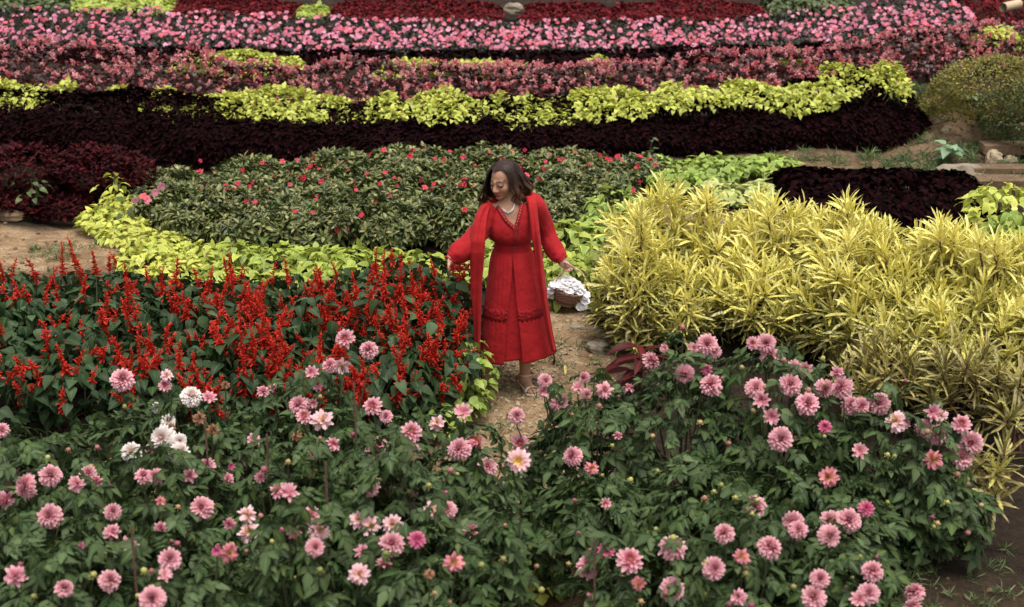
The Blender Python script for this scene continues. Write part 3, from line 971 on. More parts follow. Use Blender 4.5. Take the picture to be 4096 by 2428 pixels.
# single sprigs
def sprig(px, py, Y, n, lab, mk, name='coleus_sprig', hmin=.3, spread=.07, s=(.7, 1.1)):
    b = Bush(px, py, Y, spread, spread, hmin)
    rt = thing(name, b.base, lab, 'coleus')
    pos = np.stack([rs.normal(0, spread * .6, n), rs.normal(0, spread * .6, n), b.h * rs.uniform(.55, 1, n)], -1)
    o = unit(pos * (1, 1, 0) + (0, 0, .05))
    d, nn = leaf_dirs(o, n, droop=(-.5, .1))
    emit(rt, 'coleus_leaf', S_CL, M[mk], pos, d, nn, rs.uniform(s[0], s[1], n), pos[:, 2], n)
    stems(rt, [arc((0, 0, 0), (0, 0, b.h)), arc((0, 0, 0), (.04, 0, b.h * .8))], M['stem'])
sprig(455, 690, 12.1, 22, 'single yellow coleus sprig standing above the path corner', 'chartreuse')
sprig(125, 715, 12.1, 26, 'dim yellow green coleus sprig growing out of the maroon shrubs', 'weed', spread=.1)

# ------------------------------------------------------------------ mound of red impatiens
G = 'red impatiens bushes of the mound'
IMP = [(700, 690, 12.5, .36), (1010, 645, 12.75, .42), (1330, 620, 12.9, .42), (1640, 598, 12.95, .44), (1960, 600, 12.95, .42), (2270, 612, 12.9, .42), (2560, 640, 12.7, .36),
       (640, 760, 11.95, .34), (900, 730, 12.0, .42), (1220, 705, 12.1, .45), (1560, 690, 12.15, .45), (1900, 690, 12.1, .42), (2230, 705, 12.0, .4), (2440, 700, 12.0, .3),
       (740, 830, 11.4, .3), (1010, 815, 11.35, .4), (1300, 800, 11.35, .42), (1600, 795, 11.35, .42), (1860, 800, 11.3, .34), (2180, 800, 11.4, .3)]
ILAB = ['low impatiens bush at the thin end of the back row by the maroon shrubs', 'impatiens bush second along the back row from the yellow coleus', 'impatiens bush third along the back row, thick with red blooms',
        'tallest impatiens bush at the peak of the mound', 'impatiens bush just behind the woman\'s head', 'impatiens bush in the back row past the woman\'s head', 'darkest impatiens bush beside the light green coleus',
        'sprawling impatiens bush with pink blooms over the yellow coleus', 'impatiens bush in the middle row next to the pink blooming one', 'impatiens bush in the middle row below the reddest back bush',
        'impatiens bush in the middle of the mound, densely leaved', 'impatiens bush behind the woman\'s right shoulder', 'impatiens bush behind the woman\'s left shoulder', 'impatiens bush with red stems next to the lime coleus',
        'small front impatiens bush on bare red stems above the yellow coleus', 'front impatiens bush with a dark hollow and red stems below', 'front impatiens bush with two red blooms above chartreuse coleus',
        'front impatiens bush dropping lowest towards the salvias', 'front impatiens bush behind the reaching arm', 'front impatiens bush between shawl and sleeve on the basket side']
REDF = [(1410, 730), (1425, 760), (790, 730), (800, 745), (860, 690), (970, 680), (1130, 645), (1190, 640), (1260, 655), (1310, 705), (1390, 680), (1100, 800), (1125, 800), (1080, 790), (1180, 845), (1255, 785), (1265, 798), (1250, 850), (1360, 905), (1350, 920),
        (1420, 950), (1390, 915), (1535, 600), (1480, 620), (1540, 690), (1520, 735), (1585, 655), (1650, 600), (1700, 600), (1740, 635), (1775, 640), (1660, 690), (1790, 700), (1840, 740), (1890, 745), (1900, 660), (1960, 610), (2010, 640), (2050, 605), (2090, 640), (2100, 600),
        (2130, 655), (2200, 620), (2300, 610), (2250, 640), (2105, 700), (2350, 660), (2400, 620), (2470, 625), (2560, 625), (2600, 640), (2620, 660), (2640, 690), (2690, 660), (2550, 665), (660, 760), (905, 760), (950, 735), (1000, 745), (1020, 810), (1560, 780), (1700, 750), (1500, 810), (1860, 840), (1445, 860), (1600, 720), (1340, 640), (1430, 625), (1800, 605), (1860, 610), (2180, 680), (2080, 670)]
imp = []
for (px, py, Y, r), lab in zip(IMP, ILAB):
    b = Bush(px, py, Y, r * .9, r * .82)
    b.root = thing('impatiens_bush', b.base, lab, 'impatiens', G)
    imp.append(b)
    n = int(330 * r / .42)
    pos, o, scr = b.shell(n, zmin=-.45 if py > 720 else -.2, thick=.13, lump=.38)
    nn = unit(o * .7 + np.array((0, 0, .8)) + rs.normal(0, .3, (n, 3)))
    d = unit(np.cross(nn, rs.normal(0, 1, (n, 3))))
    emit(b.root, 'impatiens_shoot', S_ROS, M['impatiens_leaf'], pos, d, nn, rs.uniform(.7, 1.25, n), scr, 70, 'shoot')
    stems(b.root, [arc((rs.normal(0, .05), rs.normal(0, .05), 0), pos[j] * .92) for j in rs.randint(0, n, 26)], M['woody_stem'], .009, .004)
    b.flowers = 0

def nearest_hit(bushes, px, py):
    best, bt = None, 1e9
    for b in bushes:
        t = b.hit(px, py)
        if t is not None and t < bt:
            best, bt = b, t
    return best, bt

for _ in range(80):
    REDF.append((rs.uniform(760, 2560), rs.uniform(610, 760) + rs.uniform(0, 120) * (rs.rand() < .3)))
for px, py in REDF:
    b, t = nearest_hit(imp, px, py)
    if b is None:
        b = min(imp, key=lambda q: math.hypot((q.px - px), (q.py - py)))
        q = P(px, py, b.y)
    else:
        q = CAMP + ray(px, py) * (t - .03)
    nn = unit(tocam(q) * .7 + np.array((0, 0, .5)) + rs.normal(0, .3, 3))
    d = unit(np.cross(nn, rs.normal(0, 1, 3)))
    mm = M['impatiens_red'] if not (px < 700) else M['dahlia_pink']
    me = cached('impatiens_flower', S_BL5, mm)
    child('flower', me[rs.randint(4)], b.root, mat4(d, nn, q - b.base, rs.uniform(.55, 1.05)))
# the pink blooms at the end of the mound
for px, py in [(575, 785), (590, 800), (540, 800), (645, 745), (620, 770)]:
    b = imp[7]
    q = P(px, py, b.y - .3)
    nn = unit(tocam(q) + rs.normal(0, .3, 3))
    child('flower', cached('pink_flower', S_PINK, M['pink_flower'])[rs.randint(4)], b.root, mat4(np.cross(nn, rs.normal(0, 1, 3)), nn, q - b.base, 1.1))

# ------------------------------------------------------------------ salvias
SAL = [(-60, 1060, 9.5, .4), (230, 1075, 9.6, .40), (520, 1050, 9.7, .42), (830, 1110, 9.6, .4), (1130, 1110, 9.7, .42), (1430, 1010, 9.8, .42), (1680, 985, 9.75, .36),
       (60, 1180, 9.0, .42), (380, 1190, 9.05, .42), (700, 1170, 9.05, .42), (1020, 1200, 9.05, .42), (1320, 1130, 9.1, .42), (1590, 1095, 9.1, .36), (1770, 1085, 9.15, .26),
       (-20, 1340, 8.45, .4), (300, 1330, 8.5, .42), (640, 1350, 8.5, .42), (960, 1370, 8.5, .42), (1270, 1340, 8.5, .4), (1530, 1310, 8.55, .36), (1730, 1310, 8.65, .25)]
rowname = ['back', 'middle', 'front']
SLAB = ['salvia plant at the open end of the back row beside the bare path', 'salvia plant in the back row before the worn steps of the path', 'salvia plant with the tallest red spike, before the yellow coleus',
        'salvia plant in the back row below the broad pale coleus leaves', 'salvia plant in the back row with thin scattered spikes', 'salvia plant in the back row with dense upright spikes near the hand', 'salvia plant under the woman\'s reaching fingers',
        'leafy salvia plant in the middle row at the open end of the bed', 'salvia plant in the middle row with leaning spikes, second from the bed\'s open end', 'salvia plant with the widest mass of bare green leaves and few spikes', 'salvia plant in the middle row beside the bare leafy one, crowded with spikes',
        'salvia plant at the heart of the bed with the densest red spikes', 'salvia plant in the middle row behind the lower corner of the bed', 'salvia plant at the edge of the bed beside the long shawl',
        'salvia plant in the front row at the open end behind pink dahlias', 'salvia plant in the front row with large heart shaped leaves', 'salvia plant in the front row behind the white dahlias', 'salvia plant in the front row behind the withered dahlia stems',
        'salvia plant in the front row behind the topmost pink dahlias', 'salvia plant in the front row with low red spikes over dark shade', 'salvia plant at the front corner of the bed beside lime coleus']
SPK = [(435, 1010), (455, 985), (210, 1060), (380, 1025), (310, 1015), (295, 1000), (500, 1065), (590, 1060), (50, 1040), (10, 1060), (250, 1030), (720, 1090), (700, 1140), (790, 1075), (740, 1200), (1150, 1060), (1090, 1060), (960, 1090), (1000, 1140), (1280, 1085), (1350, 1080), (1240, 1100), (1560, 985), (1530, 1020), (1500, 1040),
       (1600, 1030), (1650, 1040), (1700, 1060), (1740, 1080), (1790, 1100), (1830, 1160), (1660, 1120), (1690, 1150), (1620, 1120)]
sal = []
for (px, py, Y, r), lab in zip(SAL, SLAB):
    b = Bush(px, py + (50 if Y > 9.4 else 20) + rs.randint(-30, 30), Y, r, r)
    b.root = thing('salvia_plant', b.base, 'red ' + lab if not lab.startswith('leafy') else lab, 'salvia', 'red salvias in the bed by the woman')
    sal.append(b)
    n = int(380 * r / .42)
    pos, o, scr = b.shell(n, zmin=-.7, thick=.09, lump=.45)
    d, nn = leaf_dirs(o, n, droop=(-.9, .1), out=.9, up=.6)
    emit(b.root, 'salvia_leaf', S_SL, M['salvia_leaf'], pos, d, nn, rs.uniform(.75, 1.25, n), scr, 85)
    b.st = [arc((rs.normal(0, .05), rs.normal(0, .05), 0), pos[j]) for j in rs.randint(0, n, 12)]
    me = cached('salvia_spike', S_SPK, M['salvia_red'])
    dens = {0: .6, 1: .6, 2: .7, 7: .55, 8: .9, 9: .5, 14: .4, 15: .5, 19: .8}.get(len(sal) - 1, 1.35)
    ns = int(26 * dens)
    pos, o, scr = b.shell(ns * 4, zmin=-.35, thick=.05, lump=.3)
    od = np.argsort(-scr - .4 * rs.rand(ns * 4))[:ns]
    for i in od:
        ax = unit(o[i] * .4 + np.array((0, 0, 1)) + rs.normal(0, .22, 3))
        child('flower_spike', me[rs.randint(6)], b.root, mat4(np.cross(ax, rs.normal(0, 1, 3)), ax, pos[i] - ax * .03, rs.uniform(.8, 1.25)))
for px, py in SPK:
    b = min(sal, key=lambda q: math.hypot(q.px - px, (q.py - py) * 1.0))
    q = P(px, py + 30, b.y) - b.base
    ax = unit(np.array((rs.normal(0, .12), rs.normal(0, .1), 1)))
    child('flower_spike', cached('salvia_spike', S_SPK, M['salvia_red'])[rs.randint(6)], b.root, mat4(np.cross(ax, rs.normal(0, 1, 3)), ax, q - ax * .08, rs.uniform(.85, 1.15)))
    b.st.append(arc((0, 0, .1), q - ax * .1))
for b in sal:
    stems(b.root, b.st, M['stem'])
G = 'lime coleus at the front corner of the salvia bed'
for px, py, Y, r, n, lab in [(1890, 1370, 8.85, .13, 110, 'lime coleus clump hiding the woman\'s rear sandal'),
                             (1850, 1480, 8.6, .16, 150, 'lime coleus clump at the front corner of the salvia bed'),
                             (1760, 1600, 8.4, .15, 110, 'lowest lime coleus clump under the salvia corner')]:
    clump(px, py, Y, r, n, lab, 'lime', 70, G, (.7, 1.0))
# yellow ground coleus seen between the dahlias
for px, py, Y, r, n, lab in [(2150, 2330, 6.7, .14, 70, 'bright yellow coleus clump on the path between the dahlia bushes'),
                             (500, 1935, 7.6, .25, 120, 'yellow coleus clump in the gap behind the dahlias'),
                             (1000, 2290, 6.6, .2, 90, 'yellow coleus clump low under the dahlias near the withered bloom')]:
    clump(px, py, Y, r, n, lab, 'chartreuse', 40, 'yellow coleus under the dahlias', (.7, 1.0))

# ------------------------------------------------------------------ yellow crotons
CRO = [(2620, 770, 10.25, .36, 'croton at the tip of the hedge nearest the basket, tallest fan of leaves'), (2560, 960, 9.75, .32, 'croton over the path edge beside the basket'),
       (2860, 850, 10.2, .40, 'croton behind the tip of the hedge, below the pale coleus'), (3130, 810, 10.15, .42, 'croton with upright tips against the lower purple bed'),
       (3400, 825, 9.8, .44, 'croton with the highest peak against the purple bed'), (3560, 950, 9.5, .36, 'croton on the slope of the hedge below the highest peak'),
       (3770, 960, 9.45, .40, 'croton beyond the dip of the hedge by the purple bed'), (4040, 970, 9.2, .45, 'croton at the far end of the hedge below the lime coleus'),
       (2750, 1060, 9.75, .40, 'croton at the foot of the hedge tip above the red leaved plant'), (3070, 1020, 9.7, .44, 'croton in the middle of the hedge front'),
       (3370, 1060, 9.35, .44, 'croton in the hedge front behind the highest dahlias'), (3660, 1130, 9.0, .42, 'croton in the hedge front with drooping lower leaves'),
       (3950, 1160, 8.8, .42, 'croton in the hedge front by the frame edge'), (3540, 1390, 8.6, .34, 'low croton with old straw coloured leaves above the dahlias'),
       (3830, 1390, 8.4, .36, 'low croton with star shaped rosettes above bare stems'), (4080, 1480, 8.3, .32, 'low croton in the shade at the end of the hedge front'),
       (3950, 1760, 7.2, .16, 'small lone croton on thin stems beside the dahlias')]
for ci, (px, py, Y, r, lab) in enumerate(CRO):
    b = Bush(px, py + 25, Y, r * .76, r * .74)
    rt = thing('croton_shrub', b.base, 'yellow ' + lab, 'croton', 'yellow crotons of the hedge')
    low = ci >= 13
    ns = {13: 22, 14: 10, 15: 6, 16: 5}.get(ci, int(72 * r / .42))
    pos, o, scr = b.shell(ns * 3, zmin=(-.55 if b.px < 3500 else -.05) if not low else .1, thick=.06, lump=.5)
    # spread the shoots out
    keep = []
    for i in np.argsort(-scr):
        if all(np.linalg.norm(pos[i] - pos[j]) > .082 for j in keep):
            keep.append(i)
        if len(keep) >= ns:
            break
    rest_parts, st = {}, []
    for i in keep[:6]:
        if pos[i][2] > b.h * .8 and not low:
            pos[i] = pos[i] * (1, 1, 1) + (0, 0, rs.uniform(.04, .14))
            o[i] = (o[i][0] * .3, o[i][1] * .3, 1)
    leaves_left = 298
    for rank, i in enumerate(keep):
        ax = unit(o[i] * .55 + np.array((0, 0, .9)) + rs.normal(0, .2, 3))
        q = pos[i]
        old = np.clip((.80 - q[2] / b.h) * 1.5, 0, 1) if not low else .75  # leaves age downwards; low plants set older to paint their shade
        old = min(1.0, old + (.15 if b.y < 9.1 else 0))  # front row pushed to older tones, its shade put into the colour
        k = rs.randint(22, 31)
        u = unit(np.cross(ax, (.3, .2, .9)))
        w = np.cross(ax, u)
        inner = q - ax * .16 - o[i] * (1, 1, 0) * .05
        single = leaves_left - k >= 0
        if single:
            leaves_left -= k
            sh = obj('shoot', mesh_np('shoot', *tube([inner, q - ax * .08, q + ax * .02], [.008, .007, .004], 5, False), M['woody_stem']), rt)
        for j in range(k):
            t = j / k
            a = j * 2.399 + rs.uniform(-.25, .25)
            el = math.radians(82 - 82 * (1 - t) ** 1.0 + rs.uniform(-14, 14))
            rad = math.cos(a) * u + math.sin(a) * w
            dd = math.cos(el) * rad + math.sin(el) * ax
            nn = -math.sin(el) * rad + math.cos(el) * ax
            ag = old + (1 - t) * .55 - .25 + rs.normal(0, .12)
            mk = 'croton_young' if ag < .22 else ('croton_mid' if ag < .72 else 'croton_old_shaded')
            sz = (.72 + .42 * math.sin(PI * (.15 + .75 * (1 - t)))) * rs.uniform(.8, 1.2)
            at_ = q + ax * (-.10 + .12 * t)
            if single:
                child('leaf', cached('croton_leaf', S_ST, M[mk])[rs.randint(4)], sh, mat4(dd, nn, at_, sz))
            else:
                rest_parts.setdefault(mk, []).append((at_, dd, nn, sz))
        st.append(arc((rs.normal(0, .04), rs.normal(0, .04), 0), inner))
    # inner and rear foliage, mostly in the dark leaf colour to paint shaded crevices
    ni = int(70 * r / .42) if ci < 13 else 8
    pos, o, scr = b.shell(ni, zmin=(-.45 if b.px < 3500 else .1) if not low else .1, thick=.22, lump=.15)
    d, nn = leaf_dirs(o, ni, droop=(-.3, .9), up=.5)
    for i in range(ni):
        rest_parts.setdefault('croton_old_shaded' if rs.rand() < .9 else 'croton_mid', []).append((pos[i] * .9, d[i], nn[i], rs.uniform(.8, 1.1)))
    mats = list(rest_parts)
    big = []
    Vs, Ts, Ls, mi, off = [], [], [], [], 0
    for q_, mk in enumerate(mats):
        A = rest_parts[mk]
        V, T, L = join(S_ST, np.array([x[0] for x in A]), np.array([x[1] for x in A]), np.array([x[2] for x in A]), np.array([x[3] for x in A]), rs.rand(len(A)))
        Vs.append(V); Ts.append(T + off); Ls.append(L); mi += [q_] * len(T); off += len(V)
    me = mesh_np('foliage', np.concatenate(Vs), np.concatenate(Ts), np.concatenate(Ls), [M[x] for x in mats])
    me.polygons.foreach_set('material_index', np.array(mi, np.int32))
    obj('foliage', me, rt, kind='stuff')
    stems(rt, st, M['woody_stem'], .011, .006)

# red leaved crotons at the hedge foot
S_RC = var(lambda i: leaf(.22 + .02 * i, .065, 6, .3, .6 + .3 * i, 'lance', 0, twist=.5 * (i - 1)), 3)
for pts, Y, lab in [([(2360, 1290), (2345, 1185), (2400, 1240), (2380, 1250), (2450, 1180), (2470, 1330)], 9.75, 'dark red broad leaved plant poking out from under the croton'),
                    ([(2440, 1440), (2420, 1480), (2460, 1370), (2500, 1420), (2560, 1440), (2530, 1500), (2600, 1480), (2480, 1520)], 9.05, 'dark red broad leaved plant at the foot of the hedge by the dahlias')]:
    cx = 2560 if Y > 9.4 else 2570
    q = P(cx, 1400, Y)
    base = np.array((q[0], Y, zt(q[0], Y)))
    rt = thing('red_leaf_plant', base, lab, 'red plant', 'dark red plants under the croton hedge')
    st = []
    for px, py in pts:
        tip = P(px, py, Y - .1) - base
        root_ = np.array((0, 0, max(.05, tip[2] * .8)))
        d = tip - root_
        ln = np.linalg.norm(d)
        att = tip - unit(d) * min(ln, .2)
        child('leaf', cached('red_leaf', S_RC, M['red_croton'])[rs.randint(3)], rt, mat4(d + np.array((0, 0, .12)) * ln, (0, -.3, 1), att, 1.0))
        st.append(arc((0, 0, 0), att))
    for _ in range(5):
        a = rs.uniform(0, 2 * PI)
        child('leaf', cached('red_leaf', S_RC, M['red_croton'])[rs.randint(3)], rt, mat4((math.cos(a), math.sin(a), .5), (0, 0, 1), (0, 0, rs.uniform(.1, .3)), .9))
    stems(rt, st, M['woody_stem'], .008, .004)

# ------------------------------------------------------------------ dahlias in front
DAH = [(70, 1700, 6.9, .45, 'dahlia bush at the shady end of the back row before the salvias'), (430, 1640, 7.0, .45, 'dahlia bush topped by one large pink bloom among the salvias'),
       (830, 1600, 7.0, .46, 'dahlia bush with a white bloom on top and withered stems'), (1240, 1540, 7.1, .46, 'dahlia bush with the topmost pink blooms before the red salvias'),
       (1600, 1650, 7.0, .42, 'dahlia bush below the salvia corner with an open dark eyed bloom'), (1880, 1740, 6.9, .28, 'dahlia bush beside the gap where the path shows'),
       (160, 1900, 6.25, .45, 'dahlia bush with round pink blooms at the shady end of the middle row'), (640, 1870, 6.35, .45, 'dahlia bush in the middle row with white blooms behind it'),
       (1130, 1830, 6.35, .46, 'dahlia bush in the middle row beside a dark stake'), (1560, 1800, 6.4, .42, 'dahlia bush in the middle row with a round deep pink bloom'),
       (1930, 1880, 6.4, .20, 'slim dahlia bush in the middle row by the path gap'),
       (240, 2170, 5.55, .40, 'dahlia bush in the near row at the shady corner'), (720, 2150, 5.55, .42, 'dahlia bush in the near row with a short dark stake'),
       (1220, 2120, 5.6, .42, 'dahlia bush in the near row below faded blooms'), (1680, 2080, 5.7, .40, 'dahlia bush in the near row with yellow centred blooms'),
       (2010, 2060, 5.9, .16, 'leafy dahlia bush without blooms hanging over the path gap'),
       (2390, 1640, 7.2, .36, 'dahlia bush just below the woman\'s sandals, beyond the gap'), (2250, 1730, 7.35, .2, 'slim dahlia bush between the path gap and the woman\'s sandals'), (2740, 1490, 7.35, .46, 'tallest dahlia bush in front of the yellow crotons'),
       (3140, 1520, 7.25, .46, 'dahlia bush with the thickest row of blooms before the crotons'), (3510, 1680, 7.0, .44, 'dahlia bush sloping down before the croton stems'),
       (3760, 1800, 6.85, .26, 'last dahlia bush of the back row beside the lone croton'),
       (2380, 1900, 6.65, .34, 'dark leafy dahlia bush beyond the path gap with one half faded bloom'), (2850, 1860, 6.6, .44, 'dahlia bush with large leaves and few blooms in the middle'),
       (3330, 1900, 6.6, .42, 'dahlia bush in the shade below the sloping row'),
       (2600, 2110, 5.85, .34, 'near dahlia bush beside a bent stake beyond the path gap'), (3000, 2040, 5.9, .42, 'near dahlia bush with the roundest pink blooms, in mid row'),
       (3390, 2130, 5.8, .34, 'near dahlia bush beside the bare earth corner')]
dah = []
for px, py, Y, r, lab in DAH:
    b = Bush(px, py + (30 if (px < 1500 and py < 1750) else (-95 if 2200 < px < 2600 and py < 1700 else (-55 if px > 2600 and py < 1700 else 20))), Y, r, r * .95)
    b.root = thing('dahlia_bush', b.base, lab, 'dahlia', 'dahlia bushes nearest the camera')
    n = int(430 * r / .42)
    pos, o, scr = b.shell(n, zmin=-.8, thick=.10, lump=.40)
    d, nn = leaf_dirs(o, n, droop=(-.7, .35), out=.75, up=.75, spread=1.0)
    emit(b.root, 'dahlia_leaf', S_DL, M['dahlia_leaf'], pos - d * .09, d, nn, rs.uniform(.55, 1.1, n), scr, 130)
    b.st = [arc((rs.normal(0, .05), rs.normal(0, .05), 0), pos[j]) for j in rs.randint(0, n, 14)]
    b.k = 0
    dah.append(b)

A6 = [(645, 280, 115, 'f'), (878, 265, 60, 'b'), (868, 315, 60, 'o'), (1008, 370, 105, 'w'), (1100, 385, 70, 'm'), (828, 432, 55, 'w'), (885, 505, 75, 'w'), (855, 592, 125, 'w'), (945, 610, 75, 'w'), (950, 670, 105, 'W'), (690, 665, 100, 'W'),
      (790, 650, 50, 'f'), (1085, 740, 85, 'f'), (755, 790, 85, 'f'), (815, 795, 80, 'f'), (265, 790, 110, 'f'), (465, 780, 85, 'f'), (405, 835, 80, 'm'), (510, 820, 60, 'm'), (130, 850, 122, 'f'), (30, 920, 90, 'm'), (258, 1005, 120, 'f'),
      (595, 980, 85, 'f'), (1060, 960, 115, 'f'), (845, 925, 55, 'y'), (1305, 995, 92, 'b'), (1305, 1090, 105, 'b'), (1635, 1000, 95, 'f'), (1560, 990, 65, 'm'), (1680, 1080, 102, 'b'), (1660, 1170, 95, 'f'), (1545, 1090, 70, 'y'), (1210, 1200, 92, 'y'),
      (1140, 1190, 48, 'd'), (590, 1090, 85, 'm'), (675, 1165, 95, 'm'), (845, 1065, 65, 'm'), (1205, 1050, 65, 'm'), (895, 1230, 112, 'f'), (865, 1320, 70, 'm'), (580, 1340, 110, 'f'), (340, 1380, 92, 'f'), (800, 1440, 130, 'f'), (80, 1320, 112, 'm'),
      (425, 1165, 42, 'd'), (1460, 870, 85, 'm'), (1520, 885, 92, 'm'), (1200, 810, 60, 'm'), (1370, 800, 60, 'm'), (1215, 745, 38, 'd'), (1000, 790, 75, 'm'), (1570, 415, 100, 'f'), (1650, 410, 50, 'm'), (1600, 478, 72, 'o'), (1695, 500, 112, 'b'),
      (1755, 625, 75, 'm'), (1335, 600, 65, 'm'), (1640, 680, 42, 'd'), (1735, 210, 75, 'f'), (1800, 215, 78, 'b'), (1670, 315, 62, 'm'), (1640, 250, 65, 'm'), (10, 550, 72, 'f'), (1385, 350, 62, 'm'), (1435, 330, 42, 'm'), (1050, 490, 70, 'x'), (1120, 550, 60, 'x'), (1185, 315, 45, 'x'), (1560, 580, 55, 'x'), (900, 540, 45, 'x')]
A7 = [(105, 70, 88, 'o'), (228, 125, 92, 'f'), (250, 425, 88, 'o'), (320, 480, 68, 'f'), (725, 460, 88, 'm'), (590, 515, 80, 'b'), (455, 560, 97, 'o'), (272, 640, 117, 'f'), (455, 655, 97, 'm'), (705, 650, 115, 'f'), (800, 605, 85, 'y'), (855, 745, 95, 'f'),
      (1010, 475, 82, 'f'), (1025, 625, 88, 'o'), (1020, 715, 110, 'B'), (1300, 688, 97, 'f'), (1405, 750, 72, 'y'), (1237, 403, 95, 'f'), (1160, 292, 72, 'f'), (1148, 348, 72, 'm'), (1362, 275, 58, 'f'), (1332, 330, 58, 'm'), (1378, 365, 52, 'f'), (1470, 340, 82, 'm'),
      (1598, 330, 62, 'm'), (1540, 580, 45, 'm'), (225, 845, 110, 'f'), (565, 975, 88, 'b'), (645, 970, 88, 'f'), (175, 1025, 92, 'b'), (240, 1055, 102, 'b'), (355, 1050, 102, 'b'), (352, 1150, 122, 'f'), (485, 1128, 80, 'D'), (770, 1080, 82, 'm'),
      (678, 1245, 100, 'y'), (195, 1195, 72, 'm'), (180, 1310, 106, 'b'), (310, 1260, 72, 'm'), (550, 1310, 52, 'x'), (1478, 1185, 80, 'D'), (1385, 1265, 115, 'f'), (1605, 1235, 122, 'o'), (1650, 1360, 72, 'y'), (1475, 940, 55, 'm')]
A8 = [(300, 100, 105, 'f'), (340, 140, 65, 'f'), (230, 120, 55, 'm'), (540, 95, 62, 'o'), (610, 95, 95, 'f'), (630, 160, 95, 'f'), (180, 260, 95, 'f'), (300, 235, 52, 'D'), (320, 310, 112, 'f'), (555, 330, 102, 'f'), (590, 395, 82, 'm'), (740, 310, 112, 'f'), (640, 480, 82, 'm'),
      (760, 220, 75, 'm'), (820, 235, 72, 'm'), (1005, 325, 112, 'f'), (920, 335, 95, 'f'), (985, 250, 65, 'm'), (830, 410, 117, 'f'), (1060, 420, 97, 'f'), (1115, 425, 82, 'f'), (1205, 410, 112, 'f'), (1295, 505, 112, 'b'), (1340, 520, 65, 'm'), (1485, 460, 85, 'm'), (1535, 475, 65, 'b'),
      (1440, 540, 92, 'f'), (1510, 570, 107, 'f'), (1640, 520, 88, 'o'), (1690, 620, 112, 'f'), (1640, 695, 112, 'f'), (1490, 705, 102, 'y'), (690, 600, 122, 'f'), (920, 535, 62, 'D'), (1105, 665, 76, 'm'), (940, 800, 100, 'y'), (1140, 965, 76, 'D'), (550, 955, 122, 'f'), (750, 1040, 107, 'f'),
      (780, 1075, 95, 'f'), (1045, 1025, 122, 'f'), (945, 1030, 112, 'f'), (945, 1110, 112, 'f'), (390, 1090, 102, 'f'), (120, 1165, 140, 'f'), (635, 1165, 122, 'f'), (340, 1280, 117, 'f'), (485, 1215, 82, 'y'), (895, 1335, 97, 'f'), (1172, 1290, 107, 'f'), (1390, 1400, 102, 'f'), (120, 1395, 122, 'f'),
      (860, 1430, 122, 'f'), (1150, 1410, 112, 'f'), (1100, 1445, 85, 'm'), (1380, 1475, 92, 'f'), (465, 1430, 82, 'm'), (10, 185, 95, 'f'), (75, 120, 45, 'm'), (1600, 640, 50, 'm')]
FL = [(x * .76, 1300 + y * .76, d * .76, t) for x, y, d, t in A6] + [(1300 + x * .76, 1300 + y * .76, d * .76, t) for x, y, d, t in A7] + [(2600 + x * .76, 1300 + y * .76, d * .76, t) for x, y, d, t in A8]
DISC = blob(.17, 1, .2, 8, 5, (1, 1, .55))
KIND = {'f': (S_FULL, 'dahlia_pink', None), 'w': (S_FULL, 'dahlia_white', None), 'W': (S_FULL[1:3], 'dahlia_white', None), 'm': (S_MESSY + S_CUP, 'dahlia_pink', None), 'b': (S_MESSY, 'dahlia_blush', 'disc_yellow'), 'B': (S_OPEN, 'dahlia_blush', 'disc_yellow'),
        'o': (S_OPEN, 'dahlia_pink', 'disc_dark'), 'y': (S_MESSY, 'dahlia_orange', 'disc_yellow'), 'd': (S_CUP, 'dahlia_dark', None), 'D': (S_OPEN, 'dahlia_dark', None), 'x': (S_MESSY, 'dahlia_brown', None)}

def place_flower(px, py, dpx, t):
    b, tt = nearest_hit(dah, px, py)
    if b is None:
        b = min(dah, key=lambda q: math.hypot(q.px - px, (q.py - py) * 1.2))
        q = P(px, py, b.y)
        upb = .35
    else:
        q = CAMP + ray(px, py) * (tt - .05)
        upb = .45
    depth = float(np.dot(q - CAMP, (0, cp, -sp)))
    R = dpx / 2 * depth / FPX * 1.2
    nn = unit(tocam(q) * .9 + np.array((0, 0, upb)) + rs.normal(0, (.28 if rs.rand() < .7 else .6) if t not in 'oBD' else .15, 3))
    d = unit(np.cross(nn, rs.normal(0, 1, 3)))
    shp, mk, disc = KIND[t]
    me = cached('dahlia_' + str(id(shp)) + mk, shp, M[mk])
    o = child('flower', me[rs.randint(len(me))], b.root, mat4(d, nn, q - b.base, R))
    if disc:
        child('flower_centre', cached('flower_centre', [DISC], M[disc])[0], o, Matrix.Translation((0, 0, .06)))
    if t in 'wWdDyxo' and False:
        o['label'] = ''
    lq = q - b.base
    b.st.append([(lq * (.35, .35, .3)), lq * (.8, .8, .7), lq - nn * R * .4 + (0, 0, -.05), lq - nn * R * .12])
for a in FL:
    place_flower(*a)
# buds: a few per bush, near the tips
BUD = cat([blob(.5, 3, .08, 7, 5, (1, 1, 1.05))] + [xf(leaf(.5, .3, 2, .2, -.6, 'ovate'), (math.cos(a), math.sin(a), .15), (0, 0, 1), (math.cos(a) * .3, math.sin(a) * .3, -.4)) for a in (0, 1.26, 2.5, 3.8, 5.0)])
for b in dah:
    n = rs.randint(6, 11)
    pos, o, scr = b.shell(60, zmin=-.2, thick=.02, lump=.25)
    for i in np.argsort(-scr - rs.rand(60))[:n]:
        q = pos[i] + o[i] * .05
        child('bud', cached('dahlia_bud', [BUD], M['bud'])[0], b.root, mat4(np.cross(o[i], (.3, .8, .1)), unit(o[i] + (0, 0, .6)), q, rs.uniform(.018, .032)))
        b.st.append(arc(pos[i] * .4, q, 3))
    stems(b.root, b.st, M['stem'], .006, .003)

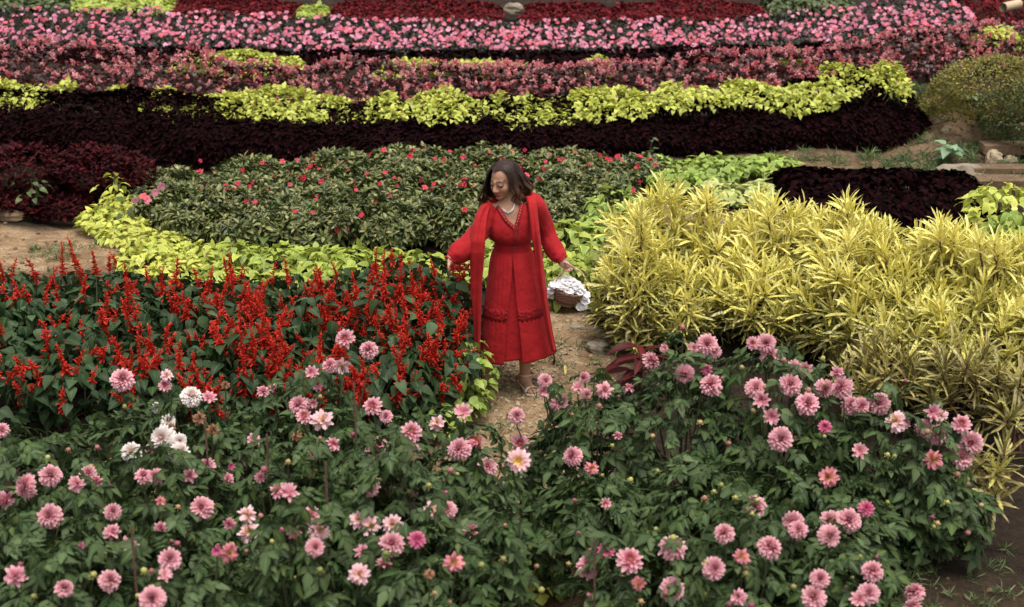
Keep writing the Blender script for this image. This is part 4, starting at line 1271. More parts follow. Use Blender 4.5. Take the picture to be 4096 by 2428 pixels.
# stakes
for (x, y0, y1, Y, lab) in [(1403 * .76, 1300 + 575 * .76, 1300 + 900 * .76, 6.55, 'thin dark stake beside the pale dahlias, in the middle of the bed'), (1713 * .76, 1300 + 720 * .76, 1300 + 1010 * .76, 6.0, 'thin reddish stake below the yellow hearted dahlias'),
                            (690 * .76, 1300 + 1060 * .76, 1300 + 1300 * .76, 5.35, 'short dark stake crossing a deep pink dahlia'), (1078 * .76, 1300 + 490 * .76, 1300 + 760 * .76, 6.6, 'dark leaning stake below the topmost white dahlia'),
                            (1300 + 1420 * .76, 1300 + 1120 * .76, 1300 + 1350 * .76, 5.6, 'short bent brown stake beyond the path gap'), (1300 + 152 * .76, 1300 + 300 * .76, 1300 + 600 * .76, 6.8, 'slender brown stake beside the topmost open dahlia')]:
    t_, bt_ = P(x, y0, Y), P(x + 8, y1, Y)
    gz = float(zt(bt_[0], Y))
    me = mesh_np('garden_stake', *tube([(bt_[0] - t_[0], 0, gz - t_[2] - .05), ((bt_[0] - t_[0]) * .5, .004, (gz - t_[2]) * .5), (0, 0, 0)], [.0065, .006, .0055], 6), M['stake'])
    tag(obj('garden_stake', me, loc=t_), lab, 'stake', 'garden stakes among the dahlias')

# ------------------------------------------------------------------ stones, steps, pipe, weeds
def rock(px, py, Y, r, lab, sq=(1, .8, .55), mk='rock', seed=1, name='rock'):
    q = P(px, py, Y)
    z = float(zt(q[0], q[1])) if Y < 16 else q[2]
    o = obj(name, mesh_np(name, *blob(r, seed, .35, 14, 9, sq), M[mk], smooth=False), loc=(q[0], q[1], z + r * sq[2] * .35))
    return tag(o, lab, 'rock')
rock(2395, 1408, 9.62, .085, 'squarish brown rock on the path below the basket', (1, .8, .6), seed=2)
rock(2405, 1370, 9.95, .06, 'flat stone half buried in the path beside the croton', (1.3, .8, .4), seed=5)
rock(2310, 1345, 10.0, .05, 'low stone in the path above the squarish rock', (1.4, .8, .4), seed=8)
rock(3850, 705, 12.65, .17, 'large pale flat boulder below the stone steps', (1.4, .8, .62), 'boulder', 11)
rock(3765, 488, 13.85, .07, 'pale stone on the dirt bank below the end of the purple hedge', (1, .8, .6), 'boulder', 12)
rock(3782, 530, 13.65, .055, 'reddish stone below the pale one on the dirt bank', (.9, .8, .9), 'stone', 14)
rock(4045, 660, 12.95, .07, 'round stone between two stone steps', (1, .8, .8), 'stone', 15)
rock(3975, 655, 12.95, .10, 'tilted broken stone at the end of the upper step', (.8, .7, .9), 'stone', 17)
rock(2050, 48, 17.35, .10, 'pale boulder between maroon shrubs above the pink impatiens', (1.25, .8, .8), 'boulder', 19, 'boulder')
rock(20, 893, 11.95, .15, 'rounded earth coloured rock at the far edge of the bare path', (1.3, .6, .35), 'slab', 21)
for px, py, Y, L, lab in [(4080, 628, 13.15, .75, 'upper stone step beside the mossy bank shrub'), (4040, 698, 12.7, 1.0, 'lower stone step with grass along its edge'), (4120, 570, 13.5, .5, 'topmost short stone step in the shade of the bank shrub'), (4060, 722, 12.45, .7, 'lowest stone step partly hidden by chartreuse coleus')]:
    q = P(px, py, Y)
    o = obj('stone_step', mesh_np('stone_step', *box(L, .22, .09, .012, int(px)), M['slab'], smooth=False), loc=(q[0], q[1], float(zt(q[0], q[1])) + .045))
    bv = o.modifiers.new('bevel', 'BEVEL'); bv.width = .012; bv.segments = 2
    tag(o, lab, 'step', 'stone steps up the bank')
# pipe
a, b_ = P(4012, 30, 16.15), P(4075, 16, 16.35)
V, T, L = tube([a - a, (b_ - a) * .5, b_ - a], .052, 16, False)
V2, T2, L2 = tube([a - a, (b_ - a) * .5, b_ - a], .043, 16, False)
po = obj('drain_pipe', mesh_np('drain_pipe', *cat([(V, T, L), (V2, T2[:, ::-1], L2)]), M['pipe']), loc=a)
tag(po, 'open end of a pale drain pipe sticking out of the maroon shrub', 'pipe')

# bank shrub
b = Bush(4010, 235, 13.75, .72, .55)
b.zb = float(zt(b.x, b.y)) - .05
rt = thing('bank_shrub', b.base, 'mossy yellow green shrub mounded on the bank above the stone steps', 'shrub')
pos, o, scr = b.shell(11000, zmin=-.75, thick=.08, lump=.22)
pos[:, 2] = np.maximum(pos[:, 2], 0)
d, nn = leaf_dirs(o, 11000, droop=(-.2, .9), out=.9, up=.4)
S_T = [leaf(.032, .013, 2, .2, .4, 'ovate'), leaf(.026, .014, 2, .2, .4, 'ovate')]
emit(rt, 'tiny_leaf', S_T, M['bank_leaf'], pos, d, nn, rs.uniform(.8, 1.5, 11000), scr, 0)
stems(rt, [arc((rs.normal(0, .1), 0, 0), pos[j]) for j in rs.randint(0, 11000, 14)], M['woody_stem'])
b = Bush(4150, 330, 13.3, .5, .45)
rt = thing('bank_shrub', b.base, 'darker shrub at the frame edge beside the mossy bank shrub', 'shrub')
pos, o, scr = b.shell(5500, zmin=-.75, thick=.1, lump=.25)
pos[:, 2] = np.maximum(pos[:, 2], 0)
d, nn = leaf_dirs(o, 5500, droop=(-.2, .9))
emit(rt, 'tiny_leaf', S_T, M['weed'], pos, d, nn, rs.uniform(.8, 1.6, 5500), scr, 0)
stems(rt, [arc((0, 0, 0), pos[j]) for j in rs.randint(0, 5500, 8)], M['woody_stem'])

def weed(px, py, Y, n, s, lab, mk='weed', spread=.1, h=.12):
    q = P(px, py, Y)
    base = np.array((q[0], q[1], zt(q[0], q[1])))
    rt = thing('weed', base, lab, 'weed')
    a = np.arange(n) * 2.4
    hh = rs.uniform(.3, 1, n) * h
    pos = np.stack([np.cos(a) * spread * .25, np.sin(a) * spread * .25, hh], -1)
    d = np.stack([np.cos(a), np.sin(a), rs.uniform(-.1, .5, n)], -1)
    nn = np.tile((0, -.2, 1.), (n, 1))
    emit(rt, 'weed_leaf', S_SL, M[mk], pos, d, nn, np.full(n, s) * rs.uniform(.8, 1.2, n), hh, n)
    stems(rt, [arc((0, 0, 0), pos[j], 3) for j in range(n)], M['stem'], .004, .002)
weed(3790, 632, 12.95, 12, 1.35, 'pale broad leaved weed on the dirt bank below the purple hedge', 'pale_weed', .14, .22)
weed(3895, 310, 14.1, 6, 1.1, 'small pale weed at the foot of the begonia bed', 'pale_weed', .1, .12)
weed(2350, 1150, 10.85, 14, .7, 'green weed on the soil bank behind the basket handle', 'weed', .2, .18)
weed(2290, 1235, 10.5, 14, .5, 'low weed under the tilted basket', 'weed', .2, .08)
weed(1060, 975, 11.0, 7, 1.1, 'dark weed with two broad leaves under the mound', 'weed', .12, .16)
weed(500, 850, 11.6, 8, 1.0, 'green weed growing out of the bulging yellow coleus', 'weed', .12, .3)
weed(2600, 600, 13.0, 7, .7, 'slim weed sprouting before the purple hedge', 'weed', .1, .3)

# grass tufts and pebbles on the path and the bank
GB = [leaf(.07, .005, 3, .2, .9, 'lance'), leaf(.09, .006, 3, .2, 1.2, 'lance'), leaf(.05, .005, 3, .2, .5, 'lance')]
def grass(regions, name, lab, mk='grass', s=(.6, 1.3)):
    pos = []
    for px, py, Y, rx, ry, tufts, per in regions:
        q = P(px, py, Y)
        for _ in range(tufts):
            cx, cy = q[0] + rs.normal(0, rx), q[1] + rs.normal(0, ry)
            k = rs.randint(per // 2, per)
            pos.append(np.stack([cx + rs.normal(0, .02, k), cy + rs.normal(0, .02, k)], -1))
    xy = np.concatenate(pos)
    n = len(xy)
    p3 = np.stack([xy[:, 0], xy[:, 1], zt(xy[:, 0], xy[:, 1])], -1)
    d = unit(np.stack([rs.normal(0, .7, n), rs.normal(0, .7, n), rs.uniform(.3, 1.2, n)], -1))
    nn = unit(np.stack([rs.normal(0, 1, n), rs.normal(0, 1, n), np.full(n, .6)], -1))
    V, T, L = join(GB, p3, d, nn, rs.uniform(*s, n), rs.rand(n))
    c = p3.mean(0)
    ob = obj(name, mesh_np(name, V - c, T, L, M[mk]), loc=c, kind='stuff')
    ob['label'] = lab; ob['category'] = 'grass'
grass([(2440, 1405, 9.6, .06, .05, 5, 40), (2300, 1440, 9.45, .16, .08, 10, 22), (2260, 1390, 9.7, .1, .1, 5, 20), (1995, 1490, 9.35, .02, .02, 2, 30), (2060, 1560, 9.05, .25, .1, 9, 16), (2010, 1680, 8.65, .15, .12, 10, 18), (2350, 1215, 10.55, .25, .12, 16, 26),
       (2460, 1160, 10.8, .08, .15, 8, 26), (2170, 1420, 9.6, .1, .1, 5, 16), (2090, 1380, 9.8, .1, .1, 4, 16), (2440, 1190, 10.65, .1, .1, 8, 30)], 'path_grass', 'small grass tufts growing along the dirt path round the woman')
grass([(150, 985, 11.0, .4, .3, 10, 22), (145, 980, 11.0, .02, .02, 4, 40), (60, 1090, 10.3, .3, .1, 9, 22), (270, 1000, 10.8, .15, .2, 14, 24), (240, 870, 12.1, .5, .06, 16, 20)], 'path_grass', 'sparse grass tufts on the bare path beside the yellow coleus')
grass([(3700, 375, 14.15, .3, .2, 40, 34), (3650, 600, 13.1, .4, .15, 26, 30), (3700, 690, 12.75, .4, .1, 30, 30), (3900, 640, 13.0, .35, .2, 50, 34), (4030, 720, 12.55, .3, .08, 26, 34), (3300, 640, 13.0, .3, .1, 16, 24), (3560, 540, 13.5, .3, .1, 14, 26), (4050, 590, 13.3, .25, .1, 30, 34)], 'bank_grass', 'rough grass and weeds on the shaded dirt bank by the steps', s=(.8, 1.8))
grass([(3700, 2330, 6.35, .45, .25, 40, 26), (3850, 2180, 6.9, .3, .2, 20, 26), (2600, 2000, 7.0, .3, .3, 10, 20)], 'corner_grass', 'short grass and weeds on the shaded earth under the last dahlias')
grass([(1080, 960, 11.1, .25, .12, 30, 30), (1250, 990, 11.0, .25, .1, 16, 30), (780, 960, 11.2, .2, .1, 14, 24)], 'mound_grass', 'dark grass under the bare red stems of the impatiens mound')

PB = [blob(.5, k, .45, 7, 5, (1, .8, .55)) for k in range(5)]
def pebbles(spec, name, lab, mk):
    P3, S = [], []
    for px, py, Y, rx, ry, n, s0, s1 in spec:
        q = P(px, py, Y)
        x = q[0] + rs.normal(0, rx, n); y = q[1] + rs.normal(0, ry, n)
        s = s0 + (s1 - s0) * rs.rand(n) ** 3
        P3.append(np.stack([x, y, zt(x, y) + s * .12], -1)); S.append(s)
    P3, S = np.concatenate(P3), np.concatenate(S)
    n = len(S)
    a = rs.uniform(0, 2 * PI, n)
    d = np.stack([np.cos(a), np.sin(a), rs.normal(0, .15, n)], -1)
    nn = np.stack([rs.normal(0, .2, n), rs.normal(0, .2, n), np.ones(n)], -1)
    V, T, L = join(PB, P3, d, nn, S, rs.rand(n))
    c = P3.mean(0)
    ob = obj(name, mesh_np(name, V - c, T, L, M[mk], smooth=False), loc=c, kind='stuff')
    ob['label'] = lab; ob['category'] = 'pebbles'
pebbles([(2030, 1520, 9.2, .3, .2, 700, .004, .042), (2250, 1380, 9.7, .25, .3, 480, .004, .045), (2040, 1650, 8.7, .2, .3, 260, .006, .05), (2140, 2200, 7.1, .15, .4, 160, .006, .045), (2380, 1200, 10.6, .25, .3, 180, .006, .04)], 'pebbles', 'loose stones and clods on the dirt path at the woman\'s feet', 'stone')
pebbles([(120, 1000, 10.9, .5, .5, 220, .006, .05), (100, 1120, 10.2, .5, .2, 150, .008, .07), (3400, 650, 12.95, .6, .15, 160, .01, .06), (3800, 500, 13.7, .2, .3, 120, .01, .06), (3700, 2340, 6.3, .5, .2, 150, .006, .04), (2700, 1980, 7.2, .4, .5, 150, .005, .03)], 'pebbles', 'clods of earth on the bare banks away from the woman', 'slab')
# fallen leaf and little stick beside the hem
q = P(2262, 1512, 9.25)
tag(obj('fallen_leaf', mesh_np('fallen_leaf', *leaf(.1, .02, 5, .3, -.9, 'strap'), M['croton_mid']), loc=(q[0], q[1], float(zt(q[0], q[1])) + .008)), 'pale dry strap leaf lying on the path below the rock', 'fallen leaf')
q = P(2215, 1455, 9.42)
rt = thing('cut_stem', (q[0], q[1], zt(q[0], q[1])), 'short dark plant stump with tiny red buds beside the dress hem', 'plant stump')
obj('stem', mesh_np('stem', *tube([(0, 0, -.02), (.004, 0, .05), (-.004, 0, .1)], [.009, .008, .006], 6), M['stake']), rt)
pp = rs.normal(0, .022, (14, 3)) + (0, 0, .1)
V, T, L = join([leaf(.03, .016, 2, .2, .4)], pp, rs.normal(0, 1, (14, 3)), rs.normal(0, 1, (14, 3)), np.ones(14), rs.rand(14))
obj('leaves', mesh_np('leaves', V, T, L, M['weed']), rt, kind='stuff')

# ------------------------------------------------------------------ the woman
YW = 9.1
def W(zx, zy, dY=0.0):
    return P(1650 + .7077 * zx, 600 + .7077 * zy, YW + dY)

person = thing('person', (.03, YW, zt(.03, YW)), 'woman in long red dress and shawl reaching for the salvias, basket in her other hand', 'person')
PB_ = np.array(person.location)

class Vol:
    """signed distance volume, meshed once into one continuous skin"""
    def __init__(s, lo, hi, h):
        s.lo, s.h = np.array(lo, float), h
        s.n = np.ceil((np.array(hi) - s.lo) / h).astype(int) + 1
        s.ax = [(s.lo[i] + h * np.arange(s.n[i])).astype(np.float32) for i in range(3)]
        s.D = np.full(s.n, .2, np.float32)
    def op(s, fn, lo, hi, k, sub=False):
        m = k + .02
        a = np.maximum(0, np.floor((np.array(lo) - m - s.lo) / s.h).astype(int))
        b = np.minimum(s.n, np.ceil((np.array(hi) + m - s.lo) / s.h).astype(int) + 1)
        if np.any(b <= a):
            return
        sl_ = tuple(slice(i, j) for i, j in zip(a, b))
        X, Y, Z = np.meshgrid(*[s.ax[i][a[i]:b[i]] for i in range(3)], indexing='ij')
        d = fn(X, Y, Z).astype(np.float32)
        o = s.D[sl_]
        if sub:
            hh = np.maximum(k - np.abs(o + d), 0) / k
            s.D[sl_] = np.maximum(o, -d) + hh * hh * k / 4
        else:
            hh = np.maximum(k - np.abs(o - d), 0) / k
            s.D[sl_] = np.minimum(o, d) - hh * hh * k / 4
    def cap(s, p, q, r1, r2=None, k=.02, sub=False):
        p, q = np.asarray(p, float), np.asarray(q, float)
        r2 = r1 if r2 is None else r2
        ba = q - p
        L = float(ba @ ba) + 1e-12
        def fn(X, Y, Z):
            t = np.clip(((X - p[0]) * ba[0] + (Y - p[1]) * ba[1] + (Z - p[2]) * ba[2]) / L, 0, 1)
            return np.sqrt((X - p[0] - t * ba[0]) ** 2 + (Y - p[1] - t * ba[1]) ** 2 + (Z - p[2] - t * ba[2]) ** 2) - (r1 + (r2 - r1) * t)
        R = max(r1, r2)
        s.op(fn, np.minimum(p, q) - R, np.maximum(p, q) + R, k, sub)
    def ell(s, c, r, F=None, k=.02, sub=False):
        c, r = np.asarray(c, float), np.asarray(r, float)
        F = np.eye(3) if F is None else F
        def fn(X, Y, Z):
            x, y, z = X - c[0], Y - c[1], Z - c[2]
            q = [(x * F[i, 0] + y * F[i, 1] + z * F[i, 2]) / r[i] for i in range(3)]
            k0 = np.sqrt(q[0] ** 2 + q[1] ** 2 + q[2] ** 2)
            k1 = np.sqrt((q[0] / r[0]) ** 2 + (q[1] / r[1]) ** 2 + (q[2] / r[2]) ** 2) + 1e-6
            return k0 * (k0 - 1) / k1
        s.op(fn, c - r.max(), c + r.max(), k, sub)
    def mesh(s):
        D = s.D
        ins = D < 0
        c8 = np.zeros(tuple(np.array(D.shape) - 1), np.int8)
        for a in (0, 1):
            for b in (0, 1):
                for c in (0, 1):
                    c8 += ins[a:D.shape[0] - 1 + a, b:D.shape[1] - 1 + b, c:D.shape[2] - 1 + c]
        act = np.argwhere((c8 > 0) & (c8 < 8))
        idx = np.full(c8.shape, -1, np.int32)
        idx[act[:, 0], act[:, 1], act[:, 2]] = np.arange(len(act))
        acc, cnt = np.zeros((len(act), 3)), np.zeros(len(act))
        cor = [(a, b, c) for a in (0, 1) for b in (0, 1) for c in (0, 1)]
        val = {c: D[act[:, 0] + c[0], act[:, 1] + c[1], act[:, 2] + c[2]].astype(float) for c in cor}
        for p in cor:
            for ax in range(3):
                if p[ax] == 0:
                    q = list(p); q[ax] = 1; q = tuple(q)
                    va, vb = val[p], val[q]
                    m = (va < 0) != (vb < 0)
                    t = np.where(m, va / np.where(m, va - vb, 1), 0)
                    pt = np.tile(np.array(p, float), (len(act), 1)); pt[:, ax] = t
                    acc[m] += pt[m]; cnt[m] += 1
        V = (act + acc / cnt[:, None]) * s.h + s.lo
        Q = []
        for ax in range(3):
            u, v = [(1, 2), (2, 0), (0, 1)][ax]
            sl0 = [slice(None)] * 3; sl1 = [slice(None)] * 3
            sl0[ax] = slice(0, -1); sl1[ax] = slice(1, None)
            A, B = ins[tuple(sl0)], ins[tuple(sl1)]
            e = np.argwhere(A != B)
            e = e[(e[:, u] > 0) & (e[:, v] > 0) & (e[:, u] < c8.shape[u]) & (e[:, v] < c8.shape[v])]
            fl = A[e[:, 0], e[:, 1], e[:, 2]]
            def g(du, dv):
                f = e.copy(); f[:, u] -= du; f[:, v] -= dv
                return idx[f[:, 0], f[:, 1], f[:, 2]]
            q = np.stack([g(1, 1), g(0, 1), g(0, 0), g(1, 0)], -1)
            q[~fl] = q[~fl][:, ::-1]
            Q.append(q)
        return V, np.concatenate(Q)

vol = Vol((-.42, 8.66, -.03), (.58, 9.34, 1.66), .005)
# head frame: right-of-picture (her left), face, up
YAW, PIT = math.radians(38), math.radians(15)
hl = np.array((math.cos(YAW), -math.sin(YAW), 0))
hf = np.array((-math.sin(YAW) * math.cos(PIT), -math.cos(YAW) * math.cos(PIT), -math.sin(PIT)))
hu = np.cross(hf, hl); hu = hu if hu[2] > 0 else -hu
HF = np.stack([hl, hf, hu])
HC = P(2013.8, 722, YW - .01)
H = lambda r, f, u: HC + r * hl + f * hf + u * hu
vol.ell(H(0, -.012, .030), (.072, .092, .086), HF, .01)
vol.ell(H(0, .030, -.042), (.055, .058, .060), HF, .03)
vol.ell(H(0, .068, -.088), (.022, .020, .018), HF, .025)
for s_ in (-1, 1):
    vol.ell(H(.036 * s_, .052, -.028), (.026, .030, .028), HF, .02)
    vol.ell(H(.072 * s_, -.008, -.012), (.009, .017, .030), HF, .008)
    vol.ell(H(.033 * s_, .096, .004), (.017, .016, .010), HF, .012, True)
    vol.ell(H(.032 * s_, .073, .003), (.0155, .0150, .0125), HF, .006)
    vol.ell(H(.012 * s_, .094, -.036), (.009, .010, .008), HF, .008)
vol.cap(H(-.040, .066, .024), H(0, .079, .022), .009, .010, .014)
vol.cap(H(.040, .066, .024), H(0, .079, .022), .009, .010, .014)
vol.cap(H(0, .082, .014), H(0, .105, -.030), .0085, .0125, .012)
vol.ell(H(0, .089, -.0595), (.021, .010, .0055), HF, .005)
vol.ell(H(0, .0885, -.069), (.018, .0105, .0065), HF, .005)
# neck and trunk
nb = W(556, 330, .02)
vol.cap(H(0, -.025, -.06), nb, .052, .055, .02)
RS, LS = W(428, 345, -.01), W(702, 318, .03)
vol.cap(RS, LS, .048, .048, .05)
vol.ell(W(560, 410, .01), (.135, .090, .13), None, .06)
for s_ in (-1, 1):
    vol.ell(W(562 + 52 * s_, 440, -.06), (.055, .05, .055), None, .04)
vol.ell(W(567, 530, .01), (.110, .080, .10), None, .06)
vol.ell(W(570, 630, .02), (.145, .100, .11), None, .06)
# arms
RE, RW = W(325, 510, -.10), W(208, 612, -.20)
LE, LW_ = W(768, 488, .08), W(838, 606, -.04)
vol.cap(RS, RE, .040, .038, .03); vol.cap(RE, RW, .037, .025, .03)
vol.cap(LS, LE, .040, .038, .03); vol.cap(LE, LW_, .037, .025, .03)
# right hand reaching down (picture left)
def hp(hx, hy, dY):
    return P(1740 + .1078 * hx, 980 + .1078 * hy, YW + dY)
kn = hp(500, 640, -.225)
vol.cap(RW, hp(540, 560, -.21), .024, .026, .015)
vol.cap(hp(560, 560, -.215), hp(430, 680, -.235), .021, .015, .015)
vol.cap(hp(560, 570, -.205), hp(540, 690, -.215), .021, .015, .015)
for ch, r in (([(400, 660, -.24), (325, 770, -.25), (295, 860, -.25), (370, 920, -.245), (470, 965, -.24)], .0085),
              ([(550, 640, -.235), (505, 760, -.25), (497, 875, -.255)], .0090),
              ([(440, 690, -.225), (395, 810, -.225), (420, 900, -.22), (510, 945, -.215)], .0085),
              ([(480, 710, -.21), (450, 820, -.205), (480, 900, -.20), (550, 930, -.20)], .0080),
              ([(530, 710, -.20), (520, 810, -.19), (545, 880, -.185)], .0072)):
    pts = [hp(*q) for q in ch]
    for i in range(len(pts) - 1):
        vol.cap(pts[i], pts[i + 1], r * (1.05 - .1 * i), r * (.95 - .1 * i), .006)
# left hand closed round the basket handle (picture right)
def bp(bx, by, dY):
    return P(2150 + .1752 * bx, 980 + .1752 * by, YW + dY)
vol.cap(LW_, bp(560, 390, -.05), .025, .027, .015)
vol.cap(bp(570, 390, -.05), bp(690, 480, -.055), .026, .017, .015)
vol.cap(bp(590, 430, -.05), bp(640, 500, -.05), .024, .016, .015)
for ch, r in (([(615, 390, -.075), (710, 430, -.10), (775, 485, -.10), (828, 520, -.085)], .0095),
              ([(735, 490, -.055), (775, 520, -.045), (790, 565, -.075), (760, 590, -.085)], .0066),
              ([(695, 490, -.055), (720, 530, -.045), (728, 585, -.08), (712, 608, -.085)], .0068),
              ([(655, 495, -.055), (672, 540, -.045), (680, 595, -.08), (668, 615, -.085)], .0065),
              ([(620, 500, -.055), (625, 545, -.045), (628, 598, -.08), (620, 612, -.082)], .0060)):
    pts = [bp(*q) for q in ch]
    for i in range(len(pts) - 1):
        vol.cap(pts[i], pts[i + 1], r * (1.05 - .08 * i), r * (.97 - .08 * i), .003)
# legs and feet
def fp(fx, fy, dY):
    return P(1860 + .1518 * fx, 1420 + .1518 * fy, YW + dY)
gL, gR = float(zt(.14, 9.0)), float(zt(-.20, 9.05))
AL, AR = fp(1590, 585, .02), fp(515, 540, .05)
for hip, kx, an in ((W(620, 650, .02), W(628, 960, -.01), AL), (W(520, 650, .02), W(470, 960, .02), AR)):
    vol.cap(hip, kx, .080, .055, .03)
    mid_ = kx + (an - kx) * .35 + (0, .02, 0)
    vol.cap(kx, mid_, .052, .050, .03)
    vol.cap(mid_, an, .050, .033, .03)
    vol.cap(an, an - (0, 0, .02), .034, .035, .02)
# her left foot (picture right): heel raised, toes towards the camera
def foot(an, heel, ball, toe, g):
    heel, ball, toe = [np.array(q, float) for q in (heel, ball, toe)]
    vol.cap(an - (0, 0, .015), heel, .034, .026, .02)
    vol.cap(an - (0, 0, .02), ball + (0, 0, .012), .032, .022, .03)
    vol.cap(heel, ball, .024, .020, .02)
    dirn = unit(toe - ball)
    side = np.cross(dirn, (0, 0, 1))
    vol.cap(ball + side * .022, ball - side * .022, .018, .018, .02)
    for j, (o_, l_, r_) in enumerate(((-.026, 1.0, .0105), (-.008, .98, .0085), (.007, .9, .008), (.020, .78, .0075), (.031, .62, .007))):
        vol.cap(ball + side * o_, ball + side * o_ * .95 + dirn * np.linalg.norm(toe - ball) * l_ - (0, 0, .004), r_, r_ * .95, .006)
tL = fp(1800, 1040, -.10); tL[2] = gL + .024
bL = fp(1715, 930, -.055); bL[2] = gL + .032
heL = fp(1500, 790, .05); heL[2] = gL + .085
foot(AL, heL, bL, tL, gL)
tR = fp(230, 985, 0.02); tR[2] = gR + .024
bR = fp(350, 930, .02); bR[2] = gR + .032
heR = fp(520, 800, .06); heR[2] = gR + .08
foot(AR, heR, bR, tR, gR)
BV, BQ = vol.mesh()
# colours of the skin: lips, brows, lashes; eyelid shading painted in
hlc = (BV - HC) @ HF.T
r_, f_, u_ = hlc[:, 0], hlc[:, 1], hlc[:, 2]
colr = np.tile(np.array((.40, .21, .13)), (len(BV), 1))
hand = (BV[:, 2] > .6) & (BV[:, 2] < 1.05)
colr[hand] = (.48, .28, .20)
front = (np.abs(r_) < .07) & (f_ > .04) & (u_ > -.12) & (u_ < .11)
def paint(mask, c, k=1.0):
    colr[mask] = colr[mask] * (1 - k) + np.array(c) * k
paint(front & (((np.abs(r_) - .045) / .02) ** 2 + ((u_ + .030) / .018) ** 2 < 1), (.38, .165, .11), .5)
paint(front & ((r_ / .0225) ** 2 + ((u_ + .064) / (.0125 * (1 - .25 * np.abs(r_) / .02))) ** 2 < 1) & (f_ > .075), (.30, .022, .026))
paint(front & (np.abs(u_ + .0638) < .0022) & (np.abs(r_) < .018) & (f_ > .075), (.10, .008, .01))
ar = np.abs(r_)
brow = .0265 + .004 * np.sin((ar - .012) / .042 * PI)
paint(front & (ar > .012) & (ar < .055) & (np.abs(u_ - brow) < .0050 - .07 * np.maximum(ar - .03, 0)), (.022, .012, .010), .95)
lash = -.003 - .10 * (ar - .033) ** 2 / .01 * .1 
paint(front & (ar > .017) & (ar < .052) & (np.abs(u_ - lash) < .0048), (.018, .010, .008), .95)
paint(front & (ar > .022) & (ar < .047) & (u_ < lash - .0036) & (u_ > lash - .0075), (.12, .07, .05), .6)
paint(front & (ar > .017) & (ar < .052) & (u_ > .002) & (u_ < .014), (.24, .105, .062), .7)  # eyelid crease darkened, its shading painted on
paint(front & (np.abs(ar - .009) < .004) & (np.abs(u_ + .0435) < .003) & (f_ > .08), (.10, .035, .025), .8)

for _ in range(2):
    s_c, s_n = colr.copy(), np.ones(len(colr))
    for a_i, b_i in ((0, 1), (1, 2), (2, 3), (3, 0)):
        np.add.at(s_c, BQ[:, a_i], colr[BQ[:, b_i]] * .35); np.add.at(s_n, BQ[:, a_i], .35)
    colr = s_c / s_n[:, None]
m, nt, out = newmat('skin')
p = N(nt, 'ShaderNodeBsdfPrincipled')
at = N(nt, 'ShaderNodeAttribute', attribute_name='lf')
nt.links.new(at.outputs['Vector'], p.inputs['Base Color'])
p.inputs['Roughness'].default_value = .5
p.inputs['Specular IOR Level'].default_value = .35
p.inputs['Subsurface Weight'].default_value = .12
p.inputs['Subsurface Radius'].default_value = (.012, .005, .003)
p.inputs['Subsurface Scale'].default_value = 1.0
nt.links.new(p.outputs[0], out.inputs[0])
bme = mesh_np('body', BV - PB_, BQ, colr, m)
body = obj('body', bme, person)
sm_ = body.modifiers.new('smooth', 'SMOOTH'); sm_.factor = .45; sm_.iterations = 2
body_bvh = BVHTree.FromPolygons([tuple(v) for v in BV], [tuple(int(i) for i in q) for q in BQ])

# cloth --------------------------------------------------------------
def cloth(name, c0, c1, rough=.85, weave=900):
    m, nt, out = newmat(name)
    co = N(nt, 'ShaderNodeTexCoord').outputs['Object']
    p = N(nt, 'ShaderNodeBsdfPrincipled')
    p.inputs['Roughness'].default_value = rough
    p.inputs['Specular IOR Level'].default_value = .2
    p.inputs['Sheen Weight'].default_value = .06
    p.inputs['Sheen Tint'].default_value = (1, .5, .5, 1)
    nt.links.new(ramp(nt, noise(nt, 14, 4, .6, co), [(.3, c0), (.7, c1)]), p.inputs['Base Color'])
    b1 = N(nt, 'ShaderNodeBump'); b1.inputs['Strength'].default_value = .5; b1.inputs['Distance'].default_value = .02
    nt.links.new(noise(nt, 16, 4, .55, co), b1.inputs['Height'])
    b2 = N(nt, 'ShaderNodeBump'); b2.inputs['Strength'].default_value = .2; b2.inputs['Distance'].default_value = .001
    nt.links.new(noise(nt, weave, 2, .5, co), b2.inputs['Height'])
    nt.links.new(b1.outputs[0], b2.inputs['Normal'])
    nt.links.new(b2.outputs[0], p.inputs['Normal'])
    nt.links.new(p.outputs[0], out.inputs[0])
    return m
RED = cloth('red_cloth', (.26, .007, .010), (.34, .010, .013))
RED2 = cloth('red_shawl_cloth', (.29, .009, .011), (.37, .012, .014))
TRIM = cloth('dark_red_trim', (.17, .008, .011), (.24, .011, .014))

